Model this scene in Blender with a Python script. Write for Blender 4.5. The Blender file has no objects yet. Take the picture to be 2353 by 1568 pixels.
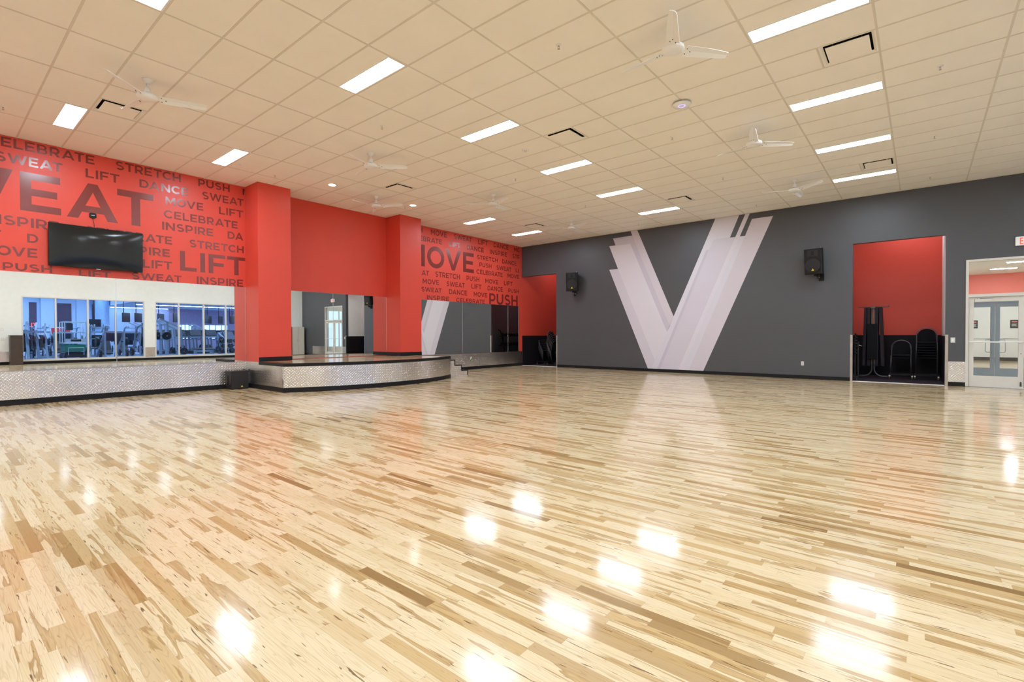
import bpy, bmesh, math, random
from mathutils import Vector, Matrix
random.seed(7)
S = bpy.context.scene
COL = S.collection
PI = math.pi

# ------------------------------------------------------------------ camera, world, exposure
YAW, PIT, ROL, FPX = -0.6936, -0.0124, -0.0026, 1132.1
CAMZ = 1.2566
cam = bpy.data.cameras.new('camera'); cam_o = bpy.data.objects.new('camera', cam); COL.objects.link(cam_o)
cam.sensor_fit = 'HORIZONTAL'; cam.sensor_width = 36.0; cam.lens = 36.0 * FPX / 2353.0
cam.clip_start = 0.05; cam.clip_end = 200
_f = Vector((math.sin(YAW) * math.cos(PIT), math.cos(YAW) * math.cos(PIT), math.sin(PIT)))
_r = Vector((math.cos(YAW), -math.sin(YAW), 0)); _u = _r.cross(_f)
_r2 = _r * math.cos(ROL) + _u * math.sin(ROL); _u2 = -_r * math.sin(ROL) + _u * math.cos(ROL)
cam_o.matrix_world = Matrix(((_r2.x, _u2.x, -_f.x, 0), (_r2.y, _u2.y, -_f.y, 0), (_r2.z, _u2.z, -_f.z, CAMZ), (0, 0, 0, 1)))
S.camera = cam_o
S.view_settings.view_transform = 'Standard'; S.view_settings.look = 'None'
S.view_settings.gamma = 1.0; S.view_settings.use_curve_mapping = False
S.view_settings.exposure = 0.0
w = bpy.data.worlds.new('world'); S.world = w; w.use_nodes = True
w.node_tree.nodes['Background'].inputs[0].default_value = (0.55, 0.7, 1.0, 1)
w.node_tree.nodes['Background'].inputs[1].default_value = 0.6
S.cycles.max_bounces = 10; S.cycles.diffuse_bounces = 6; S.cycles.glossy_bounces = 5
S.cycles.transmission_bounces = 8; S.cycles.transparent_max_bounces = 12
S.cycles.sample_clamp_indirect = 6.0; S.cycles.blur_glossy = 0.6
LIGHT = 54.5      # radiance of the room's troffers
GYM = 64.0         # radiance of the gym's light strips

# ------------------------------------------------------------------ room dimensions (metres)
XR, XE = -12.6635, 5.54          # red wall / east (white) wall
YG, YS = 15.8705, -6.0           # grey wall / south wall
ZC = 4.8617                      # ceiling
GX, GY, TX, TY = -4.0866, 6.654, 1.2192, 0.6096   # ceiling grid origin and tile

# ------------------------------------------------------------------ material helpers
def setin(n, **kw):
    for k, v in kw.items():
        k = k.replace('_', ' ')
        n.inputs[k].default_value = v

class NT:
    def __init__(s, name):
        s.m = bpy.data.materials.new(name); s.m.use_nodes = True
        s.t = s.m.node_tree; s.b = s.t.nodes['Principled BSDF']; s.out = s.t.nodes['Material Output']
    def n(s, typ, **kw):
        nd = s.t.nodes.new(typ)
        for k, v in kw.items(): setattr(nd, k, v)
        return nd
    def l(s, a, b): s.t.links.new(a, b)
    def put(s, sock, v):
        if isinstance(v, bpy.types.NodeSocket): s.l(v, sock)
        elif v is not None: sock.default_value = v
    def math(s, op, a, b=None, c=None):
        nd = s.n('ShaderNodeMath', operation=op)
        for i, v in enumerate((a, b, c)): s.put(nd.inputs[i], v)
        return nd.outputs[0]
    def mix(s, f, a, b, blend='MIX'):
        nd = s.n('ShaderNodeMix', data_type='RGBA', blend_type=blend)
        s.put(nd.inputs[0], f); s.put(nd.inputs[6], a); s.put(nd.inputs[7], b)
        return nd.outputs[2]
    def comb(s, x, y, z):
        nd = s.n('ShaderNodeCombineXYZ')
        for i, v in enumerate((x, y, z)): s.put(nd.inputs[i], v)
        return nd.outputs[0]
    def obj(s):
        tc = s.n('ShaderNodeTexCoord'); sp = s.n('ShaderNodeSeparateXYZ'); s.l(tc.outputs['Object'], sp.inputs[0])
        return tc.outputs['Object'], sp.outputs[0], sp.outputs[1], sp.outputs[2]
    def noise(s, vec, scale, detail=2.0, rough=0.5, dist=0.0):
        nd = s.n('ShaderNodeTexNoise'); s.put(nd.inputs['Vector'], vec)
        setin(nd, Scale=scale, Detail=detail, Roughness=rough, Distortion=dist)
        return nd.outputs[0], nd.outputs[1]
    def ramp(s, f, stops, interp='LINEAR'):
        nd = s.n('ShaderNodeValToRGB'); cr = nd.color_ramp; cr.interpolation = interp
        while len(cr.elements) < len(stops): cr.elements.new(0.5)
        for e, (p, c) in zip(cr.elements, stops):
            e.position = p; e.color = (*c, 1) if len(c) == 3 else c
        s.put(nd.inputs[0], f); return nd.outputs[0]
    def smooth(s, v, a, b):
        nd = s.n('ShaderNodeMapRange', interpolation_type='SMOOTHSTEP')
        s.put(nd.inputs[0], v); nd.inputs[1].default_value = a; nd.inputs[2].default_value = b
        return nd.outputs[0]
    def bump(s, h, strength, dist):
        nd = s.n('ShaderNodeBump'); nd.inputs['Strength'].default_value = strength; nd.inputs['Distance'].default_value = dist
        s.put(nd.inputs['Height'], h); s.l(nd.outputs[0], s.b.inputs['Normal'])

def paint(name, col, rough=0.5, metal=0.0, spec=0.5, var=0.04, bump=0.0, scale=6.0, emit=None, es=0.0):
    t = NT(name); o, x, y, z = t.obj()
    f, _ = t.noise(o, scale, 3.0)
    c2 = tuple(min(1, c * (1 + var * 2)) for c in col); c1 = tuple(c * (1 - var * 2) for c in col)
    t.l(t.ramp(f, [(0.3, c1), (0.7, c2)]), t.b.inputs['Base Color'])
    setin(t.b, Roughness=rough, Metallic=metal); t.b.inputs['Specular IOR Level'].default_value = spec
    if bump:
        h, _ = t.noise(o, 180.0, 2.0); t.bump(h, bump, 0.002)
    if emit:
        t.b.inputs['Emission Color'].default_value = (*emit, 1); t.b.inputs['Emission Strength'].default_value = es
    return t.m

def emission(name, col, s):
    t = NT(name); t.t.nodes.remove(t.b)
    e = t.n('ShaderNodeEmission'); e.inputs[0].default_value = (*col, 1); e.inputs[1].default_value = s
    t.l(e.outputs[0], t.out.inputs[0]); return t.m

def glass(name, tint, ior=1.45, rough=0.0):
    t = NT(name); t.t.nodes.remove(t.b)
    tr = t.n('ShaderNodeBsdfTransparent'); tr.inputs[0].default_value = (*tint, 1)
    gl = t.n('ShaderNodeBsdfGlossy'); gl.inputs['Roughness'].default_value = rough
    fr = t.n('ShaderNodeFresnel'); ge = t.n('ShaderNodeNewGeometry')
    t.l(t.math('MULTIPLY_ADD', ge.outputs['Backfacing'], 1.0 / ior - ior, ior), fr.inputs[0])
    mx = t.n('ShaderNodeMixShader'); t.l(fr.outputs[0], mx.inputs[0]); t.l(tr.outputs[0], mx.inputs[1]); t.l(gl.outputs[0], mx.inputs[2])
    t.l(mx.outputs[0], t.out.inputs[0]); return t.m

def wood_floor(name, width, tone=1.0):
    t = NT(name); o, x, y, z = t.obj()
    ry = t.math('DIVIDE', y, width); row = t.math('FLOOR', ry); fy = t.math('FRACT', ry)
    w1 = t.n('ShaderNodeTexWhiteNoise', noise_dimensions='1D'); t.l(row, w1.inputs['W'])
    sp = t.n('ShaderNodeSeparateColor'); t.l(w1.outputs['Color'], sp.inputs[0])
    ln = t.math('MULTIPLY_ADD', sp.outputs[0], 0.7, 0.35)
    xs = t.math('ADD', t.math('DIVIDE', x, ln), t.math('MULTIPLY', sp.outputs[1], 57.0))
    cx = t.math('FLOOR', xs); fx = t.math('FRACT', xs)
    w2 = t.n('ShaderNodeTexWhiteNoise', noise_dimensions='2D'); t.l(t.comb(row, cx, 0.0), w2.inputs['Vector'])
    s2 = t.n('ShaderNodeSeparateColor'); t.l(w2.outputs['Color'], s2.inputs[0])
    A, B, C = s2.outputs[0], s2.outputs[1], s2.outputs[2]
    off = t.math('MULTIPLY', B, 91.0); off2 = t.math('MULTIPLY', C, 47.0)
    cream, cream2, honey, tan, brown = WOOD
    base = t.ramp(A, [(0.0, cream), (0.25, cream2), (0.45, cream), (0.62, honey), (0.70, cream), (0.83, cream2), (0.90, tan), (0.965, honey), (1.0, brown)])
    # heartwood streaks that run along the board and differ board by board
    v = t.comb(t.math('ADD', t.math('MULTIPLY', x, 1.25), off), t.math('ADD', t.math('MULTIPLY', y, 19.0), off2), off)
    f, _ = t.noise(v, 1.0, 3.0, 0.55, 0.8)
    heart = t.smooth(f, 0.545, 0.575)
    keep = t.smooth(B, 0.22, 0.34)
    hcol = t.ramp(f, [(0.55, brown), (0.575, tan), (0.66, honey), (0.72, tan)])
    base = t.mix(t.math('MULTIPLY', t.math('MULTIPLY', heart, keep), 0.85), base, hcol)
    # fine grain
    v2 = t.comb(t.math('ADD', t.math('MULTIPLY', x, 5.0), off), t.math('ADD', t.math('MULTIPLY', y, 170.0), off2), 0.0)
    g, _ = t.noise(v2, 1.0, 2.0, 0.6, 0.3)
    base = t.mix(t.math('MULTIPLY', t.smooth(g, 0.45, 0.75), 0.30), base, (*tan, 1))
    # cathedral figure
    v4 = t.comb(t.math('ADD', t.math('MULTIPLY', x, 2.2), off2), t.math('ADD', t.math('MULTIPLY', y, 26.0), off), 3.0)
    q, _ = t.noise(v4, 1.0, 1.0, 0.5, 0.4)
    rings = t.math('ABSOLUTE', t.math('SUBTRACT', t.math('FRACT', t.math('MULTIPLY', q, 9.0)), 0.5))
    base = t.mix(t.math('MULTIPLY', t.smooth(rings, 0.36, 0.5), 0.22), base, (*brown, 1))
    # dark mineral flecks
    v3 = t.comb(t.math('ADD', t.math('MULTIPLY', x, 6.0), off2), t.math('ADD', t.math('MULTIPLY', y, 75.0), off), 7.0)
    d, _ = t.noise(v3, 1.0, 2.0, 0.5, 0.5)
    base = t.mix(t.math('MULTIPLY', t.smooth(d, 0.665, 0.71), 0.85), base, (0.13, 0.065, 0.025, 1))
    # joints
    ey = t.math('MULTIPLY', t.math('MINIMUM', fy, t.math('SUBTRACT', 1.0, fy)), width)
    ex = t.math('MULTIPLY', t.math('MINIMUM', fx, t.math('SUBTRACT', 1.0, fx)), ln)
    gap = t.math('MINIMUM', ey, ex)
    g2 = t.math('SUBTRACT', 1.0, t.smooth(gap, 0.0003, 0.0011))
    base = t.mix(t.math('MULTIPLY', g2, 0.28), base, (0.20, 0.11, 0.05, 1))
    t.l(base, t.b.inputs['Base Color'])
    setin(t.b, Roughness=0.115); t.b.inputs['Specular IOR Level'].default_value = 0.27
    n1, _ = t.noise(t.comb(t.math('MULTIPLY', x, 2.0), t.math('MULTIPLY', y, 9.0), 0.0), 1.0, 2.0)
    h = t.math('ADD', t.math('MULTIPLY', n1, 0.6), t.math('MULTIPLY', g2, -0.25))
    h = t.math('ADD', h, t.math('MULTIPLY', A, 0.15))
    t.bump(h, 0.10, 0.004)
    return t.m

def diamond_plate(name, along, pitch=0.042):
    """raised bars laid in alternating directions on bright aluminium"""
    t = NT(name); o, x, y, z = t.obj()
    u = x if along == 'X' else y
    k = 1.0 / (pitch * math.sqrt(2))
    p = t.math('MULTIPLY', t.math('ADD', u, z), k); q = t.math('MULTIPLY', t.math('SUBTRACT', u, z), k)
    cp, cq = t.math('FLOOR', p), t.math('FLOOR', q)
    fp = t.math('SUBTRACT', t.math('FRACT', p), 0.5); fq = t.math('SUBTRACT', t.math('FRACT', q), 0.5)
    par = t.math('ABSOLUTE', t.math('MODULO', t.math('ADD', cp, cq), 2.0))
    par = t.math('GREATER_THAN', par, 0.5)
    mx = t.n('ShaderNodeMix', data_type='FLOAT'); t.l(par, mx.inputs[0]); t.l(fp, mx.inputs[2]); t.l(fq, mx.inputs[3])
    my = t.n('ShaderNodeMix', data_type='FLOAT'); t.l(par, my.inputs[0]); t.l(fq, my.inputs[2]); t.l(fp, my.inputs[3])
    a = t.math('DIVIDE', mx.outputs[0], 0.62); b = t.math('DIVIDE', my.outputs[0], 0.19)
    r = t.math('ADD', t.math('MULTIPLY', a, a), t.math('MULTIPLY', b, b))
    h = t.math('SUBTRACT', 1.0, t.smooth(r, 0.15, 1.0))
    nz, _ = t.noise(o, 1.6, 3.0)
    t.l(t.ramp(nz, [(0.3, (0.72, 0.70, 0.69)), (0.7, (0.86, 0.85, 0.84))]), t.b.inputs['Base Color'])
    setin(t.b, Metallic=1.0, Roughness=0.25)
    w2, _ = t.noise(o, 3.0, 1.0)
    t.bump(t.math('ADD', h, t.math('MULTIPLY', w2, 2.0)), 0.6, 0.0045)
    return t.m

# ------------------------------------------------------------------ mesh helpers
class MB:
    def __init__(s): s.v = []; s.f = []; s.sm = []
    def add(s, vs, fs, smooth=False):
        k = len(s.v); s.v += [tuple(v) for v in vs]
        for f in fs: s.f.append([i + k for i in f]); s.sm.append(smooth)
        return s
    def box(s, x0, x1, y0, y1, z0, z1, M=None):
        vs = [Vector(p) for p in ((x0, y0, z0), (x1, y0, z0), (x1, y1, z0), (x0, y1, z0), (x0, y0, z1), (x1, y0, z1), (x1, y1, z1), (x0, y1, z1))]
        if M is not None: vs = [M @ v for v in vs]
        return s.add(vs, [(0, 3, 2, 1), (4, 5, 6, 7), (0, 1, 5, 4), (1, 2, 6, 5), (2, 3, 7, 6), (3, 0, 4, 7)])
    def bbox(s, x0, x1, y0, y1, z0, z1, b=0.01, M=None):
        """box with chamfered edges"""
        X, Y, Z = (x0, x1), (y0, y1), (z0, z1); vs = []; idx = {}
        for i in (0, 1):
            for j in (0, 1):
                for k in (0, 1):
                    sx, sy, sz = (1 - 2 * i), (1 - 2 * j), (1 - 2 * k)
                    for a, p in (('x', (X[i], Y[j] + sy * b, Z[k] + sz * b)), ('y', (X[i] + sx * b, Y[j], Z[k] + sz * b)), ('z', (X[i] + sx * b, Y[j] + sy * b, Z[k]))):
                        idx[(i, j, k, a)] = len(vs); vs.append(Vector(p) if M is None else M @ Vector(p))
        I = idx; F = []
        for i in (0, 1): F.append([I[(i, j, k, 'x')] for j, k in ((0, 0), (0, 1), (1, 1), (1, 0))])
        for j in (0, 1): F.append([I[(i, j, k, 'y')] for i, k in ((0, 0), (1, 0), (1, 1), (0, 1))])
        for k in (0, 1): F.append([I[(i, j, k, 'z')] for i, j in ((0, 0), (0, 1), (1, 1), (1, 0))])
        for j in (0, 1):
            for k in (0, 1): F.append([I[(0, j, k, 'y')], I[(1, j, k, 'y')], I[(1, j, k, 'z')], I[(0, j, k, 'z')]])
        for i in (0, 1):
            for k in (0, 1): F.append([I[(i, 0, k, 'x')], I[(i, 1, k, 'x')], I[(i, 1, k, 'z')], I[(i, 0, k, 'z')]])
        for i in (0, 1):
            for j in (0, 1): F.append([I[(i, j, 0, 'x')], I[(i, j, 1, 'x')], I[(i, j, 1, 'y')], I[(i, j, 0, 'y')]])
        for i in (0, 1):
            for j in (0, 1):
                for k in (0, 1): F.append([I[(i, j, k, 'x')], I[(i, j, k, 'y')], I[(i, j, k, 'z')]])
        return s.add(vs, F)
    def ring(s, P, d, r, n, up=None):
        d = Vector(d).normalized(); a = Vector((0, 0, 1)) if abs(d.z) < 0.95 else Vector((1, 0, 0))
        a = d.cross(a).normalized(); b = d.cross(a).normalized()
        rx, ry = (r, r) if not isinstance(r, tuple) else r
        return [Vector(P) + a * (rx * math.cos(2 * PI * i / n)) + b * (ry * math.sin(2 * PI * i / n)) for i in range(n)]
    def cyl(s, p, q, r, n=16, r2=None, cap=True):
        p, q = Vector(p), Vector(q); d = q - p; r2 = r if r2 is None else r2
        A = s.ring(p, d, r, n); B = s.ring(q, d, r2, n)
        k = s.add(A + B, [(i, (i + 1) % n, n + (i + 1) % n, n + i) for i in range(n)], True)
        if cap: s.add(A, [tuple(range(n))]); s.add(B, [tuple(range(n - 1, -1, -1))])
        return s
    def tube(s, pts, r, n=10, cap=True):
        pts = [Vector(p) for p in pts]; R = []
        prev = None
        for i, p in enumerate(pts):
            d = (pts[min(i + 1, len(pts) - 1)] - pts[max(i - 1, 0)]).normalized()
            if prev is None:
                a = Vector((0, 0, 1)) if abs(d.z) < 0.9 else Vector((1, 0, 0))
                a = (a - d * a.dot(d)).normalized()
            else: a = (prev - d * prev.dot(d)).normalized()
            prev = a; b = d.cross(a)
            R += [p + a * (r * math.cos(2 * PI * j / n)) + b * (r * math.sin(2 * PI * j / n)) for j in range(n)]
        F = []
        for i in range(len(pts) - 1):
            for j in range(n): F.append((i * n + j, i * n + (j + 1) % n, (i + 1) * n + (j + 1) % n, (i + 1) * n + j))
        s.add(R, F, True)
        if cap: s.add(R[:n], [tuple(range(n - 1, -1, -1))]); s.add(R[-n:], [tuple(range(n))])
        return s
    def lathe(s, prof, n=28, c=(0, 0, 0), M=None):
        """profile of (r, z) turned about z"""
        vs = []
        for r, z in prof:
            for i in range(n):
                v = Vector((c[0] + r * math.cos(2 * PI * i / n), c[1] + r * math.sin(2 * PI * i / n), c[2] + z)); vs.append(v if M is None else M @ v)
        F = []
        for k in range(len(prof) - 1):
            for i in range(n): F.append((k * n + i, k * n + (i + 1) % n, (k + 1) * n + (i + 1) % n, (k + 1) * n + i))
        return s.add(vs, F, True)
    def prism(s, poly, fn, d0, d1):
        """extrude a 2-D polygon: fn(u, v, depth) -> xyz"""
        n = len(poly); A = [fn(u, v, d0) for u, v in poly]; B = [fn(u, v, d1) for u, v in poly]
        return s.add(A + B, [tuple(range(n - 1, -1, -1)), tuple(range(n, 2 * n))] + [(i, (i + 1) % n, n + (i + 1) % n, n + i) for i in range(n)])
    def beam(s, p, q, w=0.06, h=None, up=(0, 0, 1)):
        """square-section bar from p to q"""
        p, q = Vector(p), Vector(q); d = (q - p).normalized(); h = w if h is None else h
        u = Vector(up)
        if abs(d.dot(u)) > 0.98: u = Vector((1, 0, 0))
        a = d.cross(u).normalized(); b = a.cross(d)
        a *= w / 2; b *= h / 2
        return s.add([p - a - b, p + a - b, p + a + b, p - a + b, q - a - b, q + a - b, q + a + b, q - a + b],
                     [(0, 1, 2, 3), (7, 6, 5, 4), (0, 4, 5, 1), (1, 5, 6, 2), (2, 6, 7, 3), (3, 7, 4, 0)])
    def build(s, name, m, parent=None, loc=None, fix=True, bevel=0.0):
        me = bpy.data.meshes.new(name); me.from_pydata(s.v, [], s.f)
        me.polygons.foreach_set('use_smooth', s.sm)
        if fix or bevel:
            bm = bmesh.new(); bm.from_mesh(me)
            bmesh.ops.remove_doubles(bm, verts=bm.verts, dist=1e-5)
            bmesh.ops.recalc_face_normals(bm, faces=bm.faces)
            bm.to_mesh(me); bm.free()
        me.materials.append(m); me.update()
        o = bpy.data.objects.new(name, me); COL.objects.link(o)
        if parent is not None: o.parent = parent
        if loc is not None: o.location = loc
        if bevel:
            b = o.modifiers.new('bevel', 'BEVEL'); b.width = bevel; b.segments = 2; b.limit_method = 'ANGLE'
        return o

def thing(name, label, cat, loc=(0, 0, 0), rz=0.0, group=None):
    o = bpy.data.objects.new(name, None); COL.objects.link(o); o.empty_display_size = 0.1
    o.location = loc; o.rotation_euler = (0, 0, rz); o['label'] = label; o['category'] = cat
    if group: o['group'] = group
    return o
def tag(o, label, cat, group=None):
    o['label'] = label; o['category'] = cat
    if group: o['group'] = group
    return o
def struct(o, label=None, cat=None):
    o['kind'] = 'structure'
    if label: o['label'] = label
    if cat: o['category'] = cat
    return o
def dup(root, loc, rz=None, label=None, group=None, scale=None):
    def cp(o, parent):
        c = o.copy(); COL.objects.link(c)
        if parent is not None: c.parent = parent
        for ch in list(o.children): cp(ch, c)
        return c
    r = cp(root, None); r.location = loc
    if rz is not None: r.rotation_euler = (0, 0, rz)
    if label: r['label'] = label
    if group: r['group'] = group
    if scale: r.scale = scale
    return r

# ------------------------------------------------------------------ materials
WOOD = ((0.695, 0.575, 0.385), (0.645, 0.51, 0.315), (0.52, 0.36, 0.17), (0.37, 0.225, 0.09), (0.23, 0.13, 0.048))
M = {}
M['floor'] = wood_floor('wood_strip_floor', 0.057)
M['ceil'] = paint('ceiling_tile', (0.90, 0.87, 0.82), 0.9, spec=0.1, var=0.008, bump=0.15, scale=2.0)
M['tee'] = paint('ceiling_tee', (0.70, 0.65, 0.58), 0.6, var=0.01)
M['red'] = paint('red_wall_paint', (0.68, 0.068, 0.042), 0.42, spec=0.4, var=0.012, bump=0.05, scale=1.2)
M['maroon'] = paint('dark_red_vinyl', (0.20, 0.024, 0.019), 0.26, spec=0.6, var=0.02)
M['grey'] = paint('charcoal_wall_paint', (0.078, 0.079, 0.087), 0.42, spec=0.4, var=0.012, bump=0.05, scale=1.2)
M['white'] = paint('white_wall_paint', (0.80, 0.81, 0.78), 0.6, var=0.01)
M['black'] = paint('black_rubber_base', (0.011, 0.010, 0.011), 0.5, spec=0.2, var=0.05)
M['wains'] = paint('black_wainscot', (0.011, 0.008, 0.010), 0.6, spec=0.2, var=0.05)
M['carpet'] = paint('dark_carpet', (0.04, 0.03, 0.036), 0.95, spec=0.1, var=0.15, scale=40)
M['plateY'] = diamond_plate('diamond_plate_along_wall', 'Y')
M['plateX'] = diamond_plate('diamond_plate_across', 'X')
M['steel'] = paint('brushed_steel', (0.50, 0.47, 0.45), 0.32, metal=1.0, var=0.04)
M['chrome'] = paint('chrome', (0.85, 0.85, 0.85), 0.12, metal=1.0, var=0.0)
M['mirror'] = paint('mirror_silver', (0.90, 0.925, 0.915), 0.0, metal=1.0, var=0.0)
M['fan'] = paint('white_enamel', (0.86, 0.87, 0.88), 0.35, var=0.01)
M['sprink'] = paint('sprinkler_metal', (0.42, 0.36, 0.30), 0.4)
M['screw'] = paint('dark_screw', (0.10, 0.09, 0.08), 0.4, metal=0.5)
M['plastic'] = paint('black_plastic', (0.009, 0.0085, 0.0085), 0.5, spec=0.3, var=0.05)
M['hole'] = paint('black_recess', (0.006, 0.006, 0.006), 0.8)
M['grille'] = paint('speaker_grille', (0.016, 0.014, 0.015), 0.75, var=0.05, bump=0.3)
M['yellow'] = paint('yellow_badge', (0.75, 0.60, 0.02), 0.4)
M['screen'] = paint('tv_screen', (0.011, 0.012, 0.012), 0.10, spec=0.35, var=0.0)
M['cream'] = paint('cream_metal', (0.66, 0.63, 0.57), 0.4, var=0.01)
M['outlet'] = paint('outlet_plastic', (0.70, 0.68, 0.64), 0.4, var=0.01)
M['exit'] = paint('exit_letters', (0.75, 0.06, 0.03), 0.4, emit=(1.0, 0.12, 0.07), es=0.9)
M['exitface'] = paint('exit_face', (0.80, 0.80, 0.78), 0.4, emit=(1, 1, 1), es=0.1)
M['green'] = paint('green_led', (0.1, 0.6, 0.1), 0.4, emit=(0.25, 1, 0.2), es=1.2)
M['blueled'] = paint('blue_led', (0.3, 0.3, 0.9), 0.4, emit=(0.35, 0.3, 1.0), es=2.0)
M['alcovelamp'] = emission('alcove_lamp', (0.88, 1.0, 1.13), LIGHT * 0.34)
M['lamp'] = emission('troffer_diffuser', (0.88, 1.0, 1.13), LIGHT)
M['down'] = emission('downlight_lens', (0.9, 1.0, 1.08), LIGHT * 1.3)
M['glass'] = glass('clear_glass', (0.96, 0.975, 0.98))
M['gymglass'] = glass('tinted_glass', (0.80, 0.89, 1.0), 1.3)
M['chairframe'] = paint('grey_chair_frame', (0.12, 0.117, 0.117), 0.35, metal=0.5)
M['fabric'] = paint('black_fabric', (0.010, 0.009, 0.012), 0.9, spec=0.2)
M['mat'] = paint('dark_mat', (0.030, 0.022, 0.028), 0.8, spec=0.2)
VC = {'hi': (0.69, 0.65, 0.71), 'lo': (0.56, 0.52, 0.60), 'mid': (0.62, 0.58, 0.65), 'pale': (0.66, 0.635, 0.70), 'warm': (0.63, 0.575, 0.63)}
for k, c in VC.items(): M['v_' + k] = paint('lavender_' + k, c, 0.40, spec=0.4, var=0.006, scale=1.0)

# ================================================================== THE SETTING
T = 0.16
AD = 18.62                       # back wall of the two alcoves
struct(MB().box(XR - T, XE + T, YS - T, YG + 0.10, -0.1, 0.0).build('floor', M['floor']), 'glossy strip wood floor of pale and brown boards', 'floor')

# ceiling: tiles left out where the diffusers hang
VENTS = [(-5, -8), (-1, 1), (-5, 1), (-5, 10), (-1, 10), (2.5, 1), (2.5, 10)]     # i, r of a half tile
xs = sorted({XR, XE} | {GX + TX * k / 2 for k in range(-20, 30) if XR < GX + TX * k / 2 < XE})
ys = sorted({YS, YG} | {GY + TY * k for k in range(-30, 30) if YS < GY + TY * k < YG})
holes = {(round(GX + TX * i, 3), round(GY + TY * r, 3)) for i, r in VENTS}
c = MB()
for a, b in zip(xs[:-1], xs[1:]):
    for p, q in zip(ys[:-1], ys[1:]):
        if (round(a, 3), round(p, 3)) in holes: continue
        c.add([(a, p, ZC), (b, p, ZC), (b, q, ZC), (a, q, ZC)], [(0, 1, 2, 3)])
c.box(XR - T, XE + T, YS - T, YG + T, ZC + 0.35, ZC + 0.45)
ceil = struct(c.build('ceiling', M['ceil'], fix=False), 'pale tile ceiling in a metal grid', 'ceiling')
g = MB(); tw = 0.012
for k in range(-20, 30):
    x = GX + TX * k
    if XR < x < XE: g.box(x - tw, x + tw, YS, YG, ZC - 0.004, ZC + 0.03)
for y in ys[1:-1]: g.box(XR, XE, y - tw, y + tw, ZC - 0.0042, ZC + 0.03)
for i, r in VENTS:
    x = GX + TX * i + (TX / 2 if i != 2.5 else 0)
    g.box(x - tw, x + tw, GY + TY * r, GY + TY * (r + 1), ZC - 0.0038, ZC + 0.03)
g.build('ceiling_grid', M['tee'], ceil, fix=False)

# red wall with plain plaster down to the floor behind mirrors and plate
struct(MB().box(XR - T, XR, YS - T, AD + T, 0, ZC).build('wall_left', M['red']), 'tall red wall behind the stage', 'wall')
struct(MB().box(XE, XE + T, YS - T, 2.92, 0, ZC).box(XE, XE + T, 7.45, 7.90, 0, ZC).box(XE, XE + T, 12.5, YG + T, 0, ZC)
       .box(XE, XE + T, 2.92, 7.45, 3.05, ZC).box(XE, XE + T, 7.90, 12.5, 3.05, ZC)
       .box(XE, XE + T, 2.92, 7.45, 0, 0.17).box(XE, XE + T, 7.90, 12.5, 0, 0.17).build('wall_right', M['white']), 'white wall with long windows, seen in the mirror', 'wall')
struct(MB().box(XR - T, XE + T, YS - T, YS, 0, ZC).build('wall_near', M['white']), 'white wall behind the viewpoint', 'wall')
ALX1, ARX0, ARX1, DX0, DX1 = -10.95, -1.415, 0.44, 0.80, 2.75
gw = MB()
y0, y1 = YG, YG + T
gw.box(ALX1, ARX0, y0, y1, 0, ZC).box(ARX1, DX0, y0, y1, 0, ZC).box(DX1, XE, y0, y1, 0, ZC)
gw.box(XR, ALX1, y0, y1, 3.64, ZC).box(ARX0, ARX1, y0, y1, 3.65, ZC).box(DX0, DX1, y0, y1, 3.0, ZC)
struct(gw.build('wall_far', M['grey']), 'charcoal grey wall at the far side', 'wall')

# alcoves
def alcove(x0, x1, zc, n):
    b = MB(); b.box(x0 - 0.3, x1 + 0.3, AD, AD + T, 0, 4.6)
    struct(b.build('wall_alcove_%s' % n, M['red']), 'red back wall of the %s storage alcove' % n, 'wall')
    struct(MB().box(x0 - 0.3, x1 + 0.3, YG + T, AD + T, 4.6, 4.7).build('ceiling_alcove_%s' % n, M['white']), 'ceiling of the %s storage alcove' % n, 'ceiling')
    struct(MB().box(x0 - 0.1, x1 + 0.1, YG + 0.10, AD + T, -0.1, 0.0).build('floor_alcove_%s' % n, M['carpet']), 'dark floor of the %s storage alcove' % n, 'floor')
    tag(MB().box(x0 + 0.01, x1 - 0.01, YG + 0.005, YG + 0.085, 0.0, 0.008).build('threshold_strip', M['fan']), 'pale threshold strip at the foot of the %s alcove opening' % n, 'threshold')
alcove(XR, ALX1 + 0.5, 3.64, 'left'); alcove(ARX0 - 0.35, ARX1, 3.65, 'right')
struct(MB().box(ALX1 + 0.5, ALX1 + 0.6, YG + T, AD, 0, 4.6).build('wall_alcove_side', M['grey']), 'inner side wall of the left alcove', 'wall')
struct(MB().box(ARX0 - 0.45, ARX0 - 0.35, YG + T, AD, 0, 4.6).build('wall_alcove_inner', M['white']), 'left inner wall of the right alcove', 'wall')
struct(MB().box(ARX1, ARX1 + 0.1, YG + T, AD, 0, 4.6).build('wall_alcove_white', M['white']), 'white inner side wall of the right alcove', 'wall')
wb = MB(); h = 1.222
wb.box(XR, XR + 0.012, YG + 0.02, AD, 0, h).box(XR + 0.012, ALX1 + 0.5, AD - 0.012, AD, 0, h)
struct(wb.build('trim_1', M['wains']), 'black wainscot in the left alcove', 'wainscot')
wb = MB()
wb.box(ARX0 - 0.35, ARX1 - 0.012, AD - 0.012, AD, 0, h).box(ARX1 - 0.012, ARX1, YG + 0.02, AD, 0, h - 0.02).box(ARX0 - 0.35, ARX0 - 0.338, YG + T, AD, 0, h)
struct(wb.build('trim_2', M['wains']), 'black wainscot in the right alcove', 'wainscot')
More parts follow.
